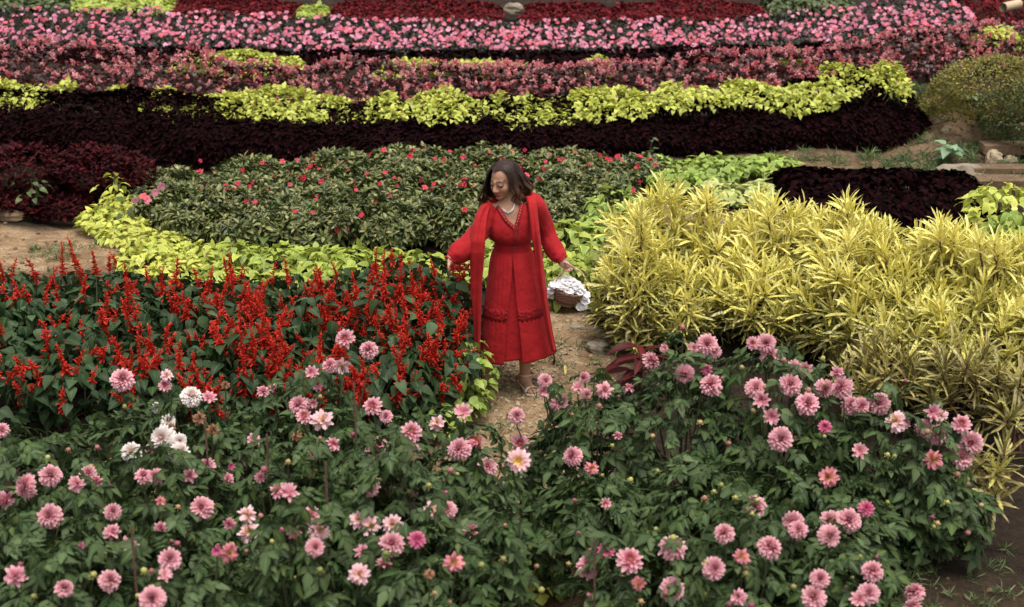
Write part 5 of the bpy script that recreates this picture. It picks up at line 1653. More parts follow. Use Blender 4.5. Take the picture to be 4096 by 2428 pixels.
def loft(rings, nseg=96, a0=0.0, a1=2 * PI, pleat=None, seed=0.0, scale=1.0):
    """rings: (zy, xl, xr, depth, dY) in woman pixels; returns V, quads (grid rings x segments)."""
    rings = np.array(rings, float)
    t = np.linspace(0, len(rings) - 1, 4 * (len(rings) - 1) + 1)
    R = np.stack([np.interp(t, np.arange(len(rings)), rings[:, i]) for i in range(rings.shape[1])], -1)
    for _ in range(2):
        R[1:-1] = (R[:-2] + 2 * R[1:-1] + R[2:]) / 4
    full = abs(a1 - a0 - 2 * PI) < 1e-6
    V = []
    for k, (zy, xl, xr, dep, dY, *rest) in enumerate(R):
        c = (W(xl, zy, dY) + W(xr, zy, dY)) / 2
        rx = abs(W(xr, zy, dY)[0] - W(xl, zy, dY)[0]) / 2 * scale * .94
        g0, g1 = a0, a1
        if rest:
            hg = math.asin(min(.95, rest[0] * .0012 / rx))
            gc = -PI / 2 + (rest[1] if len(rest) > 1 else 0)
            g0, g1 = gc + hg, gc - hg + 2 * PI
        a = np.linspace(g0, g1, nseg, endpoint=not (full and not rest))
        rad = np.ones_like(a)
        if pleat:
            f0, f1, amp0, amp1 = pleat
            u = k / (len(R) - 1)
            amp = amp0 + (amp1 - amp0) * u
            fr = f1
            rad += amp * (.4 * np.sin(fr * a + 2.2 * np.sin(3 * a + seed) + seed) + .4 * np.sin(f0 * a + seed * 2) * (1 - u) + 1.0 * vn(np.cos(a) * 3.2 + seed, np.sin(a) * 3.2, u * 1.6))
        e = .92
        ca, sa = np.cos(a), np.sin(a)
        x = c[0] + rx * rad * np.sign(ca) * np.abs(ca) ** e
        y = c[1] + dep * scale * rad * np.sign(sa) * np.abs(sa) ** e
        z = np.full_like(a, c[2]) + 0 * a
        V.append(np.stack([x, y, z], -1))
    V = np.array(V)
    n0, n1 = V.shape[:2]
    wrap = full and R.shape[1] == 5
    Q = []
    for i in range(n0 - 1):
        for j in range(n1 if wrap else n1 - 1):
            j2 = (j + 1) % n1
            Q.append((i * n1 + j, i * n1 + j2, (i + 1) * n1 + j2, (i + 1) * n1 + j))
    return V.reshape(-1, 3), np.array(Q)

def cloth_obj(name, V, Q, mat, parent, thick=.003, sub=0):
    o = obj(name, mesh_np(name, V - PB_, Q, None, mat), parent)
    if thick:
        s_ = o.modifiers.new('solidify', 'SOLIDIFY'); s_.thickness = thick; s_.offset = 0
    if sub:
        s2 = o.modifiers.new('subdivision', 'SUBSURF'); s2.levels = sub; s2.render_levels = sub
    return o

dress = obj('dress', None, person) if False else None
# bodice
BOD = [(288, 498, 632, .070, .03), (302, 450, 690, .085, .025), (322, 420, 716, .098, .02), (350, 412, 716, .108, .01), (390, 410, 704, .118, 0), (430, 410, 692, .128, -.005), (470, 414, 685, .130, -.005), (495, 428, 682, .124, 0), (510, 452, 676, .108, .005), (522, 462, 672, .098, .01)]
V, Q = loft(BOD, 128, pleat=(14, 6, .012, .03), seed=1.3)
bod_bvh = BVHTree.FromPolygons([tuple(v) for v in V], [tuple(int(i) for i in q) for q in Q])
# V neck opening: faces on the front inside the V are left out
cen = V[Q].mean(1)
def zpix(v):
    d = v - CAMP
    t = d @ np.array((0, cp, -sp))
    u = d[..., 0] / t
    w = (d @ np.array((0, sp, cp))) / t
    return ((2048 + FPX * u) - 1650) / .7077, ((1214 - FPX * w) - 600) / .7077
zx, zy = zpix(cen)
VT, VL, VR = (578, 436), (462, 318), (628, 285)
tt = np.clip((zy - 285) / (VT[1] - 285), 0, 1)
lx = np.interp(zy, [300, 436], [476, 578]) - 6; rx_ = np.interp(zy, [285, 436], [632, 578]) + 6
cut = (cen[:, 1] < YW + .03) & (zy < 436) & (zx > lx) & (zx < rx_)
cut |= (cen[:, 2] > W(560, 296)[2]) & (cen[:, 1] < YW + .02)
bod = cloth_obj('bodice', V, Q[~cut], RED, person, .004)
# waist band
V, Q = loft([(516, 460, 673, .100, .01), (535, 456, 674, .098, .01), (555, 454, 676, .098, .01), (568, 450, 680, .102, .01)], 128, pleat=(40, 40, .008, .008), seed=.4)
cloth_obj('waistband', V, Q, RED, person, .004)
# skirt
SK = [(563, 450, 680, .104, .01), (590, 441, 692, .118, .01), (640, 430, 706, .136, .01), (720, 421, 724, .152, .01), (800, 408, 737, .165, .01), (880, 397, 752, .178, .01), (960, 388, 768, .188, .01), (1050, 376, 788, .196, .01), (1110, 368, 802, .20, .01), (1150, 362, 812, .203, .01)]
gap = [0, 0, 3, 9, 16, 24, 32, 39, 43, 46]
gc = [0.0, 0.0, 0.0, -.02, -.04, -.05, -.06, -.07, -.08, -.08]
V, Q = loft([r + (max(.5, g_), c_) for r, g_, c_ in zip(SK, gap, gc)], 220, pleat=(34, 9, .022, .034), seed=2.1)
# tilt the hem: lower towards the picture left
tz = np.clip((W(570, 700)[2] - V[:, 2]) / .5, 0, 1)
V[:, 2] += tz * .10 * (V[:, 0] - .05)
skirt = cloth_obj('skirt', V, Q, RED, person, .003)
sk_bvh = BVHTree.FromPolygons([tuple(v) for v in V], [tuple(int(i) for i in q) for q in Q])
V, Q = loft([(z, l + 10, r - 10, d * .86, y) for z, l, r, d, y in SK], 160, pleat=(20, 9, .02, .05), seed=5.7)
tz = np.clip((W(570, 700)[2] - V[:, 2]) / .5, 0, 1)
V[:, 2] += tz * (.10 * (V[:, 0] - .05) + .015)
cloth_obj('underskirt', V, Q, RED, person, .003)
# lace band let into the skirt
m, nt, out = newmat('red_lace')
co = N(nt, 'ShaderNodeTexCoord').outputs['Object']
vo = N(nt, 'ShaderNodeTexVoronoi'); vo.inputs['Scale'].default_value = 62
nt.links.new(co, vo.inputs['Vector'])
p = N(nt, 'ShaderNodeBsdfPrincipled'); p.inputs['Roughness'].default_value = .9; p.inputs['Specular IOR Level'].default_value = .15
nt.links.new(ramp(nt, vo.outputs['Distance'], [(.0, (.05, .006, .007)), (.25, (.08, .006, .008)), (.42, (.21, .009, .011)), (.7, (.27, .010, .013))]), p.inputs['Base Color'])
bb = N(nt, 'ShaderNodeBump'); bb.inputs['Strength'].default_value = .8; bb.inputs['Distance'].default_value = .006
nt.links.new(vo.outputs['Distance'], bb.inputs['Height']); nt.links.new(bb.outputs[0], p.inputs['Normal'])
nt.links.new(p.outputs[0], out.inputs[0])
LACE = m
SKI = lambda z: [np.interp(z, [r[0] for r in SK], [r[i] for r in SK]) for i in range(1, 5)]
rows = []
for z in (846, 868, 890, 912, 932):
    l, r, d, y = SKI(z)
    rows.append((z, l, r, d, y, np.interp(z, [r_[0] for r_ in SK], gap), np.interp(z, [r_[0] for r_ in SK], gc)))
# (built from the skirt's own surface so that it lies just proud of its folds)
sv = np.array([v.co for v in skirt.data.vertices]) + PB_
nseg = 220
svg = sv.reshape(-1, nseg, 3)
zrow = svg[:, :, 2].mean(1)
zt0, zt1 = W(570, 858)[2], W(570, 930)[2]
rr = [i for i in range(len(zrow)) if zt1 - .005 <= zrow[i] <= zt0 + .005]
cxy = svg[:, :, :2].mean(1)
LV, edge = [], []
for i in rr:
    rowp = svg[i].copy()
    dv = unit(np.concatenate([rowp[:, :2] - cxy[i], np.zeros((nseg, 1))], 1))
    rowp += dv * .0028
    if i == rr[0]:
        rowp[:, 2] += .008 * np.sin(np.arange(nseg) * .9)
    if i == rr[-1]:
        rowp[:, 2] += .010 * np.sin(np.arange(nseg) * 1.1)
    LV.append(rowp)
LV = np.array(LV)
LQ = [(i * nseg + j, i * nseg + j + 1, (i + 1) * nseg + j + 1, (i + 1) * nseg + j) for i in range(len(rr) - 1) for j in range(nseg - 1)]
cloth_obj('lace_band', LV.reshape(-1, 3), np.array(LQ), LACE, person, .002)

# sleeves
def sleeve(pts, rads, seed, name, n=40):
    pts = np.array(pts, float)
    t = np.linspace(0, len(pts) - 1, n)
    C = np.stack([np.interp(t, np.arange(len(pts)), pts[:, i]) for i in range(3)], -1)
    for _ in range(3):
        C[1:-1] = (C[:-2] + 2 * C[1:-1] + C[2:]) / 4
    R = np.interp(t, np.arange(len(pts)), rads)
    tg = unit(np.gradient(C, axis=0))
    V, k = [], 48
    u = unit(np.cross(tg[0], (0, 1, 0)))
    for i in range(n):
        u = unit(u - tg[i] * np.dot(u, tg[i])); v = np.cross(tg[i], u)
        a = np.linspace(0, 2 * PI, k, endpoint=False)
        s_ = i / (n - 1)
        wr = 1 + .10 * vn(np.cos(a) * 1.3 + seed, np.sin(a) * 1.3, s_ * 7) + .05 * vn(np.cos(a) * 3 + seed, np.sin(a) * 3, s_ * 12) * 1.0 + (.05 * np.sin(14 * a) * max(0, (s_ - .72) / .28))
        V.append(C[i] + (R[i] * wr)[:, None] * (np.cos(a)[:, None] * u + np.sin(a)[:, None] * v))
    V = np.array(V)
    V[:, :, 2] -= (.012 * np.sin(np.linspace(0, PI, n)) ** 2)[:, None]
    Q = [(i * k + j, i * k + (j + 1) % k, (i + 1) * k + (j + 1) % k, (i + 1) * k + j) for i in range(n - 1) for j in range(k)]
    return cloth_obj(name, V.reshape(-1, 3), np.array(Q), RED, person, .003)
sleeve([W(462, 335, .0), W(440, 352, -.01), W(402, 420, -.05), W(338, 506, -.11), W(278, 560, -.15), W(242, 594, -.18), W(224, 606, -.195), W(219, 612, -.198), W(213, 622, -.203)], [.072, .070, .064, .066, .074, .062, .044, .034, .042], 1.7, 'sleeve')
sleeve([W(648, 300, .03), W(692, 316, .03), W(730, 395, .06), W(764, 478, .075), W(796, 545, .03), W(826, 588, -.01), W(838, 606, -.04), W(843, 613, -.045), W(852, 622, -.05)], [.080, .076, .064, .060, .064, .056, .044, .034, .040], 4.1, 'sleeve')

# shawl: one long length of cloth behind the neck, its two ends hanging in front
def strip(path, nx_=9, fold=.008, seed=0):
    path = np.array(path, float)
    t = np.linspace(0, len(path) - 1, 6 * (len(path) - 1) + 1)
    R = np.stack([np.interp(t, np.arange(len(path)), path[:, i]) for i in range(path.shape[1])], -1)
    for _ in range(3):
        R[1:-1] = (R[:-2] + 2 * R[1:-1] + R[2:]) / 4
    V = []
    for k, (zy, xl, xr, dY, dl, dr) in enumerate(R):
        for j in range(nx_):
            s_ = j / (nx_ - 1)
            q = W(xl + (xr - xl) * s_, zy, dY + dl * (1 - s_) + dr * s_ + fold * math.sin(s_ * 9 + seed + .07 * k) * min(1, k / 20) - .028 * math.sin(PI * s_))
            V.append(q)
    n0 = len(R)
    Q = [(i * nx_ + j, i * nx_ + j + 1, (i + 1) * nx_ + j + 1, (i + 1) * nx_ + j) for i in range(n0 - 1) for j in range(nx_ - 1)]
    return np.array(V), np.array(Q)
RP = [(300, 408, 470, .07, 0, 0), (296, 398, 455, .02, 0, 0), (318, 384, 440, -.05, 0, 0), (360, 358, 424, -.10, .02, 0), (430, 335, 415, -.15, .02, 0), (520, 324, 410, -.19, .01, 0), (600, 324, 405, -.19, 0, 0), (700, 328, 396, -.17, 0, 0), (800, 334, 391, -.16, 0, 0), (900, 340, 388, -.15, 0, 0), (1000, 346, 385, -.14, 0, 0), (1100, 350, 383, -.13, 0, 0), (1150, 353, 381, -.13, 0, 0)]
LP = [(262, 628, 690, .09, 0, 0), (250, 632, 694, .03, 0, 0), (268, 640, 698, -.03, 0, .02), (310, 652, 702, -.075, 0, .02), (400, 664, 712, -.125, 0, .02), (480, 672, 720, -.14, 0, .01), (560, 684, 730, -.14, 0, 0), (640, 694, 738, -.14, 0, 0), (720, 703, 748, -.145, 0, 0), (800, 717, 758, -.15, 0, 0), (900, 734, 772, -.155, 0, 0), (1000, 752, 788, -.15, 0, 0), (1080, 770, 804, -.14, 0, 0), (1140, 788, 816, -.13, 0, 0)]
a_ = strip(RP, 13, .012, .5); b_2 = strip(LP, 13, .010, 2.0)
BP = [(268, 600, 660, .14, 0, 0), (285, 520, 640, .15, 0, 0), (300, 420, 560, .13, 0, 0)]
c_ = strip([(255, 470, 690, .10, 0, 0), (275, 450, 690, .13, 0, 0), (300, 420, 700, .145, 0, 0), (330, 410, 705, .15, 0, 0)], 11)
SV, SQ, off = [], [], 0
for v_, q_ in (a_, b_2, c_):
    SV.append(v_); SQ.append(q_ + off); off += len(v_)
cloth_obj('shawl', np.concatenate(SV), np.concatenate(SQ), RED2, person, .004)

# trim along the V, buttons, necklace, ear stud
def cast(bvh, px, py):
    d = Vector(ray(px, py)).normalized()
    h = bvh.ray_cast(Vector(CAMP), d)
    return (np.array(h[0]), np.array(h[1])) if h[0] is not None else (None, None)
def zc(bvh, zx_, zy_):
    return cast(bvh, 1650 + .7077 * zx_, 600 + .7077 * zy_)
def ribbon(line, w, name, mat, lift=.006):
    Vs = []
    k = 24
    t = np.linspace(0, len(line) - 1, k)
    L = np.stack([np.interp(t, range(len(line)), [q[i] for q in line]) for i in (0, 1)], -1)
    tg = unit(np.gradient(L, axis=0))
    nr = np.stack([-tg[:, 1], tg[:, 0]], -1)
    last = None
    for i in range(k):
        for e in (-1, 0, 1):
            h_, _n = zc(bod_bvh, *(L[i] + nr[i] * w * e))
            if h_ is None:
                h_ = last
            last = h_
            Vs.append(h_ + unit(CAMP - h_) * lift)
    Q = [(i * 3 + j, i * 3 + j + 1, i * 3 + j + 4, i * 3 + j + 3) for i in range(k - 1) for j in (0, 1)]
    return np.array(Vs), np.array(Q)
LN1 = [(474, 312), (494, 345), (530, 400), (580, 446), (582, 490), (578, 515)]
LN2 = [(624, 292), (614, 330), (602, 378), (586, 430), (582, 460)]
tv, tq = [], []
off = 0
for ln in (LN1, LN2):
    v_, q_ = ribbon(ln, 11, 'trim', TRIM)
    tv.append(v_); tq.append(q_ + off); off += len(v_)
cloth_obj('neck_trim', np.concatenate(tv), np.concatenate(tq), TRIM, person, .003)
PALE = plain('pale_lace_hole', (.42, .26, .20), (.55, .38, .30), 200, .8, .2)
hol = []
for ln, n_ in ((LN1[:4], 10), (LN2[:4], 9)):
    for i in range(n_):
        t = (i + .5) / n_ * (len(ln) - 1)
        q_ = [np.interp(t, range(len(ln)), [a[j] for a in ln]) for j in (0, 1)]
        q2 = [np.interp(min(t + .1, len(ln) - 1), range(len(ln)), [a[j] for a in ln]) for j in (0, 1)]
        h_, _ = zc(bod_bvh, *q_); h2, _ = zc(bod_bvh, *q2)
        if h_ is None or h2 is None:
            continue
        vw = unit(CAMP - h_)
        hol.append(xf(blob(.5, 0, 0, 8, 5, (.55, 1.25, .25)), h2 - h_ + 1e-5, vw, h_ + vw * .009 - PB_, .0060))
obj('trim_eyelets', mesh_np('trim_eyelets', *cat(hol), PALE), person, kind='stuff')
BTN = plain('button', (.10, .035, .025), (.18, .07, .05), 60, .4, .1)
for zy_ in (537, 551, 565):
    h_ = W(577, zy_, -.092)
    child('button', mesh_np('button', *blob(.0062, 2, .02, 10, 7), BTN), person, Matrix.Translation(tuple(h_ - PB_)))
NECK = [(975, 1000), (971, 1040), (965, 1078), (953, 1113), (930, 1146), (896, 1180), (843, 1203), (790, 1188), (752, 1158), (730, 1128)]
bead_m = leafmat('necklace_bead', [(.62, .36, .38), (.70, .60, .54), (.45, .50, .48), (.66, .45, .44)], trans=0, rough=.3, spec=.6, var=.15)
nk = obj('necklace', None, person) if False else thing('tmp', (0, 0, 0), 'x', 'x')
bpy.data.objects.remove(nk)
beads = []
line_ = []
for i, (fx, fy) in enumerate(NECK):
    h_, n_ = cast(body_bvh, 1880 + fx * .182, 630 + fy * .182)
    if h_ is None:
        h_ = P(1880 + fx * .182, 630 + fy * .182, YW - .06)
    line_.append(h_ + unit(CAMP - h_) * .004 - PB_)
nck = obj('necklace', mesh_np('necklace', *tube(np.array(line_), [.0016] * len(line_), 5), bead_m), person)
for i, q_ in enumerate(line_):
    sz = .0068 if 4 <= i <= 8 else .0048
    child('bead', mesh_np('bead', *box(sz * 1.7, sz * 1.7, sz, .0004, i), bead_m, smooth=False), nck,
          mat4(line_[min(i + 1, 9)] - line_[max(i - 1, 0)], unit(CAMP - PB_ - q_), q_ + unit(CAMP - PB_ - q_) * .003, 1.0))
q_ = H(.080, .004, -.040) - PB_
child('earring', mesh_np('earring', *blob(.0065, 4, .02, 8, 6), plain('ear_stud', (.05, .06, .045), (.16, .17, .13), 90, .3, .2)), person, Matrix.Translation(tuple(q_)))

# hair ----------------------------------------------------------------
hv = Vol(HC - .26, HC + .26, .006)
hv.ell(H(0, -.024, .037), (.0755, .091, .083), HF, .01)
hv.ell(H(0, -.055, -.05), (.075, .045, .085), HF, .04)
hv.ell(H(.070, -.035, -.065), (.018, .040, .070), HF, .03)
hv.ell(H(-.070, .010, -.06), (.018, .036, .085), HF, .03)
hv.ell(H(0.012, .085, -.025), (.066, .060, .096), HF, .012, True)
HVV, HVQ = hv.mesh()
HT = np.concatenate([HVQ[:, [0, 1, 2]], HVQ[:, [0, 2, 3]]])
hlf = np.stack([np.clip((-((HVV - HC) @ HF.T)[:, 2] + .0) / .17, 0, 1), np.full(len(HVV), .5), np.full(len(HVV), .3)], -1)
parts = [(HVV - PB_, HT, hlf)]
hr = np.random.RandomState(9)
def cap_pt(ps, el, k=1.0):
    return np.array((.080 * math.sin(ps) * math.cos(el) * k, -.022 + .097 * math.cos(ps) * math.cos(el) * k, .038 + .086 * math.sin(el) * k))
LOCKS = {}
for i in range(2300):
    side = 1 if hr.rand() < .5 else -1
    psi = hr.uniform(62, 180) if side > 0 else -hr.uniform(44, 180)
    lk = (side, int(abs(psi) // 9))
    if lk not in LOCKS:
        LOCKS[lk] = (hr.uniform(.80, 1.06), hr.uniform(1.45, 1.95), hr.uniform(-1, 1), hr.uniform(0, 6.28), hr.uniform(-.5, .5), hr.uniform(1.0, 1.09))
    Lk, fk, wk, phk, tk, kk = LOCKS[lk]
    inner_ = hr.rand() < .35
    psi = math.radians(psi)
    front_w = max(0, 1 - abs(psi) / math.radians(120))
    fpart = hr.uniform(-.09, .078)
    r0 = np.array((-.014, fpart, .124 - 3.4 * (fpart + .02) ** 2))
    k = kk * hr.uniform(.97, 1.03)
    ps0 = math.atan2(r0[0] + .014 + .03 * side, r0[1] + .022)
    pts = [r0 * (1, 1, .985) + (0, 0, .002)]
    for w_, el, kv in ((.35, 53, 1.06), (.7, 31, 1.14 if side > 0 else 1.2), (1.0, 5, 1.12 if side > 0 else 1.26)):
        pts.append(cap_pt(ps0 + (psi - ps0) * w_, math.radians(el), k * kv))
    L = Lk * hr.uniform(.86, 1.06)
    flare = 1 + (fk - 1) * (hr.uniform(.25, .7) if inner_ else hr.uniform(.85, 1.1))
    if side > 0 and psi < math.radians(105):
        flare = min(flare, 1.4)
    for dz, fl in ((-.035, .42), (-.075, .85), (-.115, 1.0), (-.145, .80), (-.165, .50)):
        pd = psi + tk * .25 * fl
        q = cap_pt(pd, 0, kk)
        fl_ = (1.10 if side > 0 else 1.22) + (flare - 1.1) * fl
        wav = 0.0
        tang = np.array((math.cos(pd), -math.sin(pd), 0))
        pts.append(np.array((q[0] * fl_, (q[1] + .022) * fl_ - .022 + (.05 * front_w if side < 0 else -.012 * front_w) * fl, dz * L + .008)) + tang * wav + hr.normal(0, .0022, 3))
    pts = np.array(pts)
    t = np.linspace(0, len(pts) - 1, 15)
    C = np.stack([np.interp(t, np.arange(len(pts)), pts[:, j]) for j in range(3)], -1)
    for _ in range(2):
        C[1:-1] = (C[:-2] + 2 * C[1:-1] + C[2:]) / 4
    amp = np.clip((.03 - C[:, 2]) / .10, 0, 1)
    C = C + (np.array((math.cos(psi), -math.sin(psi), 0))[None] * .75 + np.array((math.sin(psi), math.cos(psi), 0))[None] * .65) * (amp * .013 * np.sin(C[:, 2] * 58 + phk))[:, None]
    Wd = C @ HF + HC - PB_
    ww = .0023 * np.sin(np.linspace(.35, PI * .97, 15)) ** .6
    tg = unit(np.gradient(Wd, axis=0))
    outw = unit(Wd - (H(0, -.03, 0) - PB_))
    sd_ = unit(np.cross(tg, outw))
    Vv = np.stack([Wd - sd_ * ww[:, None], Wd + outw * .0012, Wd + sd_ * ww[:, None]], 1).reshape(-1, 3)
    T = []
    for j in range(14):
        for c in (0, 1):
            p_ = 3 * j + c
            T += [(p_, p_ + 1, p_ + 4), (p_, p_ + 4, p_ + 3)]
    al = np.clip((-C[:, 2] + .02) / .17, 0, 1)
    lf_ = np.stack([np.repeat(al, 3), np.full(45, .5), np.full(45, hr.rand())], -1)
    parts.append((Vv, np.array(T), lf_))
m, nt, out = newmat('dark_brown_hair')
at = N(nt, 'ShaderNodeAttribute', attribute_name='lf')
sx = N(nt, 'ShaderNodeSeparateXYZ'); nt.links.new(at.outputs['Vector'], sx.inputs[0])
c0 = ramp(nt, sx.outputs[0], [(.15, (.018, .0085, .006)), (.55, (.055, .022, .013)), (1.0, (.13, .055, .03))])
c1 = ramp(nt, sx.outputs[0], [(.15, (.034, .016, .011)), (.55, (.11, .043, .023)), (1.0, (.22, .10, .055))])
p = N(nt, 'ShaderNodeBsdfPrincipled')
nt.links.new(mixrgb(nt, sx.outputs[2], c0, c1), p.inputs['Base Color'])
p.inputs['Roughness'].default_value = .5
p.inputs['Specular IOR Level'].default_value = .25
nt.links.new(p.outputs[0], out.inputs[0])
obj('hair', mesh_np('hair', *cat(parts), m), person)

# sandals --------------------------------------------------------------
LEA = plain('cream_leather', (.62, .52, .42), (.70, .60, .50), 60, .45, .1)
HEEL = plain('tan_heel', (.30, .20, .12), (.38, .26, .17), 60, .5, .1)
def sandal(an, heel, ball, toe, g):
    root = None
    dirn = toe - ball; dirn[2] = 0; dirn = unit(dirn)
    d2 = heel - ball; d2[2] = 0
    side = np.cross(dirn, (0, 0, 1))
    # sole: a bent plate from heel to toe
    ctr = [heel - (0, 0, .030) - dirn * .012, heel - (0, 0, .031), (heel + ball) / 2 - (0, 0, .026), ball - (0, 0, .022), ball + dirn * .035 - (0, 0, .021), toe + dirn * .016 - (0, 0, .018)]
    wd = [.020, .030, .030, .042, .042, .014]
    Vv, Tq = [], []
    for c_, w_ in zip(ctr, wd):
        for e, dz in ((-1, 0), (1, 0), (1, -.011), (-1, -.011)):
            q = c_ + side * w_ * e + (0, 0, dz)
            q[2] = max(q[2], g + .001 + (0 if dz else .011))
            Vv.append(q)
    for i in range(len(ctr) - 1):
        for j in range(4):
            Tq.append((i * 4 + j, i * 4 + (j + 1) % 4, (i + 1) * 4 + (j + 1) % 4, (i + 1) * 4 + j))
    Tq += [(3, 2, 1, 0), tuple(len(Vv) - 4 + k for k in range(4))]
    sd_ = obj('sandal', mesh_np('sandal', np.array(Vv) - PB_, np.array(Tq), None, LEA, False), person)
    hb = heel - (0, 0, .036)
    V, T, L = tube([(hb[0], hb[1], g + .0), (hb[0], hb[1], g + (hb[2] - g) * .5), tuple(hb)], [.021, .022, .026], 10)
    obj('heel', mesh_np('heel', V - PB_, T, None, HEEL, False), sd_)
    # straps: bands of leather
    def band(c_, ax, rx, rz, w_, a0, a1, name):
        ax = unit(ax); u = unit(np.cross(ax, (0, 0, 1))); v = np.cross(u, ax)
        V, Q = [], []
        k = 24
        for j in range(k + 1):
            a = a0 + (a1 - a0) * j / k
            for e in (-1, 1):
                V.append(c_ + u * math.cos(a) * rx + v * math.sin(a) * rz + ax * w_ * e)
        for j in range(k):
            Q.append((2 * j, 2 * j + 1, 2 * j + 3, 2 * j + 2))
        o = obj(name, mesh_np(name, np.array(V) - PB_, np.array(Q), None, LEA), sd_)
        s_ = o.modifiers.new('solidify', 'SOLIDIFY'); s_.thickness = .003; s_.offset = 1
    band(ball + dirn * .014 - (0, 0, .012), dirn, .044, .034, .015, 0, PI, 'toe_strap')
    band(an + (0, 0, .018), (0, .12, 1), .038, .040, .0045, 0, 2 * PI, 'ankle_strap')
    V, T, L = tube([an + side * .036 + (0, 0, .012), heel + side * .030 - (0, 0, .004), heel + side * .022 - (0, 0, .028)], [.004] * 3, 6)
    V2, T2, L2 = tube([an - side * .036 + (0, 0, .012), heel - side * .030 - (0, 0, .004), heel - side * .022 - (0, 0, .028)], [.004] * 3, 6)
    V3, T3, L3 = tube([an - dirn * .036 + (0, 0, .015), heel - dirn * .030 + (0, 0, .01), heel - dirn * .028 - (0, 0, .025)], [.006] * 3, 6)
    VV, TT, _ = cat([(V, T, L), (V2, T2, L2), (V3, T3, L3)])
    obj('heel_strap', mesh_np('heel_strap', VV - PB_, TT, None, LEA), sd_)
sandal(AL, heL, bL, tL.copy(), gL)
sandal(AR, heR, bR, tR.copy(), gR)

# basket ---------------------------------------------------------------
YB = YW - .055
def bq(bx, by, dY=0):
    return P(2150 + .1752 * bx, 980 + .1752 * by, YB + dY)
bc = bq(705, 1045)
roll = math.radians(14)
bu = np.array((math.sin(roll), -.10, math.cos(roll))); bu = unit(bu)
bx_ = unit(np.cross((0, 1, 0), bu)); by_ = np.cross(bu, bx_)
basket = thing('basket', bc, 'small woven brown basket tilted in the woman\'s hand, filled with white blossoms', 'basket')
WK = leafmat('wicker', [(.16, .075, .04), (.22, .11, .06), (.11, .05, .03), (.26, .14, .08)], trans=0, rough=.65, var=.25)
WKP = leafmat('pale_cane', [(.46, .32, .18), (.52, .38, .22)], trans=0, rough=.5, var=.1)
B3 = lambda r, a, h: bx_ * (r * math.cos(a)) + by_ * (r * .82 * math.sin(a)) + bu * h
prof = lambda h: .052 + .050 * (1 + h / .098) ** .75 if h > -.098 else .052
wv_ = []
rows_ = 11
for k in range(rows_):
    h_ = -.094 + .094 * k / (rows_ - 1)
    r_b = prof(h_)
    pts = [B3(r_b + .0035 * math.sin(14 * a + PI * k), a, h_) for a in np.linspace(0, 2 * PI, 85)]
    wv_.append(tube(pts, [.0052] * 85, 5, False, (k * .37) % 1))
for k, part_ in enumerate(wv_):
    obj('weaver', mesh_np('weaver', *part_, WK), basket)
for k in range(14):
    a = 2 * PI * k / 14
    pts = [B3(prof(h_) , a, h_) for h_ in np.linspace(-.098, .004, 6)]
    obj('basket_stake', mesh_np('basket_stake', *tube(pts, [.0036] * 6, 5, True, (k * .21) % 1), WK), basket)
obj('base', mesh_np('base', *xf(blob(.055, 1, .02, 20, 8, (1, .82, .10)), by_, bu, bu * -.095), WK), basket)
rim = [tube([B3(.102 + .004 * math.sin(10 * a + ph), a, .004 + .004 * math.cos(10 * a + ph)) for a in np.linspace(0, 2 * PI, 90)], [.0048] * 90, 5, False, .3 + ph * .1) for ph in (0, PI)]
obj('rim', mesh_np('rim', *cat(rim), WK), basket)
HPTS = [(415, 930, 0), (425, 850, 0), (445, 770, 0), (475, 695, 0), (525, 632, 0), (590, 585, 0), (660, 555, 0), (740, 530, 0), (820, 517, 0), (900, 535, 0), (975, 580, 0), (1045, 660, 0), (1095, 745, 0), (1118, 830, 0), (1112, 910, 0), (1085, 985, 0), (1040, 1060, 0)]
hp_ = np.array([bq(*q) for q in HPTS]) - bc
for _ in range(2):
    hp_[1:-1] = (hp_[:-2] + 2 * hp_[1:-1] + hp_[2:]) / 4
t = np.linspace(0, len(hp_) - 1, 80)
hp_ = np.stack([np.interp(t, range(len(hp_)), hp_[:, i]) for i in range(3)], -1)
hs_ = []
for ph in (0, PI):
    off_ = np.stack([.0032 * np.cos(t * 2.6 + ph) * .6, .0036 * np.sin(t * 2.6 + ph), .0032 * np.cos(t * 2.6 + ph) * .6], -1)
    hs_.append(tube(hp_ + off_, [.0048] * 80, 6, True, .2 + ph * .1))
obj('handle', mesh_np('handle', *cat(hs_), WKP), basket)

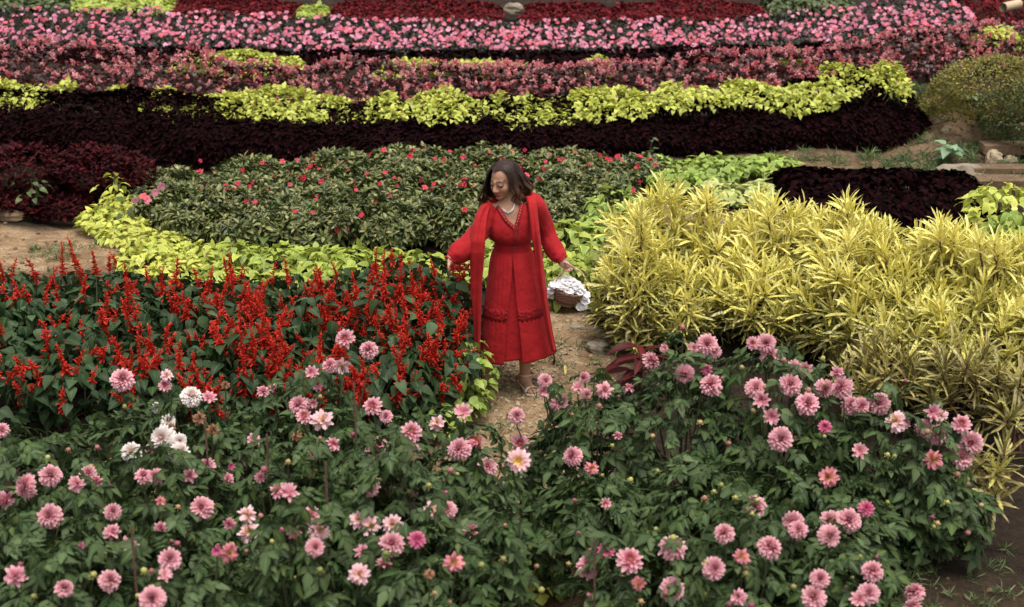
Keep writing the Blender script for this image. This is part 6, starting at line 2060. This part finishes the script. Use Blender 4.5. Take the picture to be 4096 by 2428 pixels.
# white blossoms in the basket
BLM = leafmat('white_petal', [(.90, .88, .88), (.92, .91, .91), (.88, .83, .84)], rough=.8, trans=.4, spec=.05, bump=0.0, var=.0)
PTL = leafmat('red_petal', [(.62, .04, .05), (.66, .10, .10)], rough=.6, trans=.3)
def ruffle(i):
    r = np.random.RandomState(700 + i)
    parts = []
    for j in range(8):
        a = j * 2.4 + r.uniform(-.3, .3)
        el = math.radians(r.uniform(-8, 38))
        q = np.array((math.cos(a) * math.cos(el), math.sin(a) * math.cos(el), math.sin(el)))
        nn = np.array((-math.cos(a) * math.sin(el), -math.sin(a) * math.sin(el), math.cos(el)))
        parts.append(xf(leaf(.026 * r.uniform(.8, 1.2), .034, 3, r.uniform(0, .25), r.uniform(-.2, .6), 'petal'), q, nn, q * .002))
    return cat(parts)
S_RUF = var(ruffle, 5)
fl = thing('blossom_bunch', bc + bu * .01, 'heap of white ruffled blossoms spilling over the rim of the basket', 'flowers')
me = cached('white_blossom', S_RUF, BLM)
for i in range(140):
    if i < 107:
        a, rr_ = hr.uniform(0, 2 * PI), math.sqrt(hr.rand()) * .092
        hgt = .055 * (1 - (rr_ / .095) ** 2) + .012 + hr.normal(0, .006)
        if math.cos(a) < 0:
            hgt += .012 * -math.cos(a)
        q = B3(rr_, a, hgt)
    elif i < 121:
        q = B3(.108 + hr.normal(0, .006), PI + hr.normal(0, .22), -.075 + .10 * hr.rand())
    else:
        q = B3(.108 + hr.normal(0, .010), hr.normal(0, .28), -.085 + .11 * hr.rand()) + (0.008, 0, -.012)
    o_ = unit(unit(q + bu * .05) * .55 + np.array((.1, -.45, .75)) + hr.normal(0, .22, 3))
    child('blossom', me[hr.randint(5)], fl, mat4(np.cross(o_, hr.normal(0, 1, 3)), o_, q - bu * .01, hr.uniform(.75, 1.1)))
for a, h_ in ((-2.5, .012), (-1.45, .018), (-.35, .010), (-.25, -.004)):
    q = B3(.100, a, h_)
    o_ = unit(q)
    child('red_petal', cached('red_petal', [leaf(.02, .016, 3, .3, .5, 'petal')], PTL)[0], fl, mat4(np.cross(o_, (0, .2, 1)), o_, q - bu * .01, 1.0))
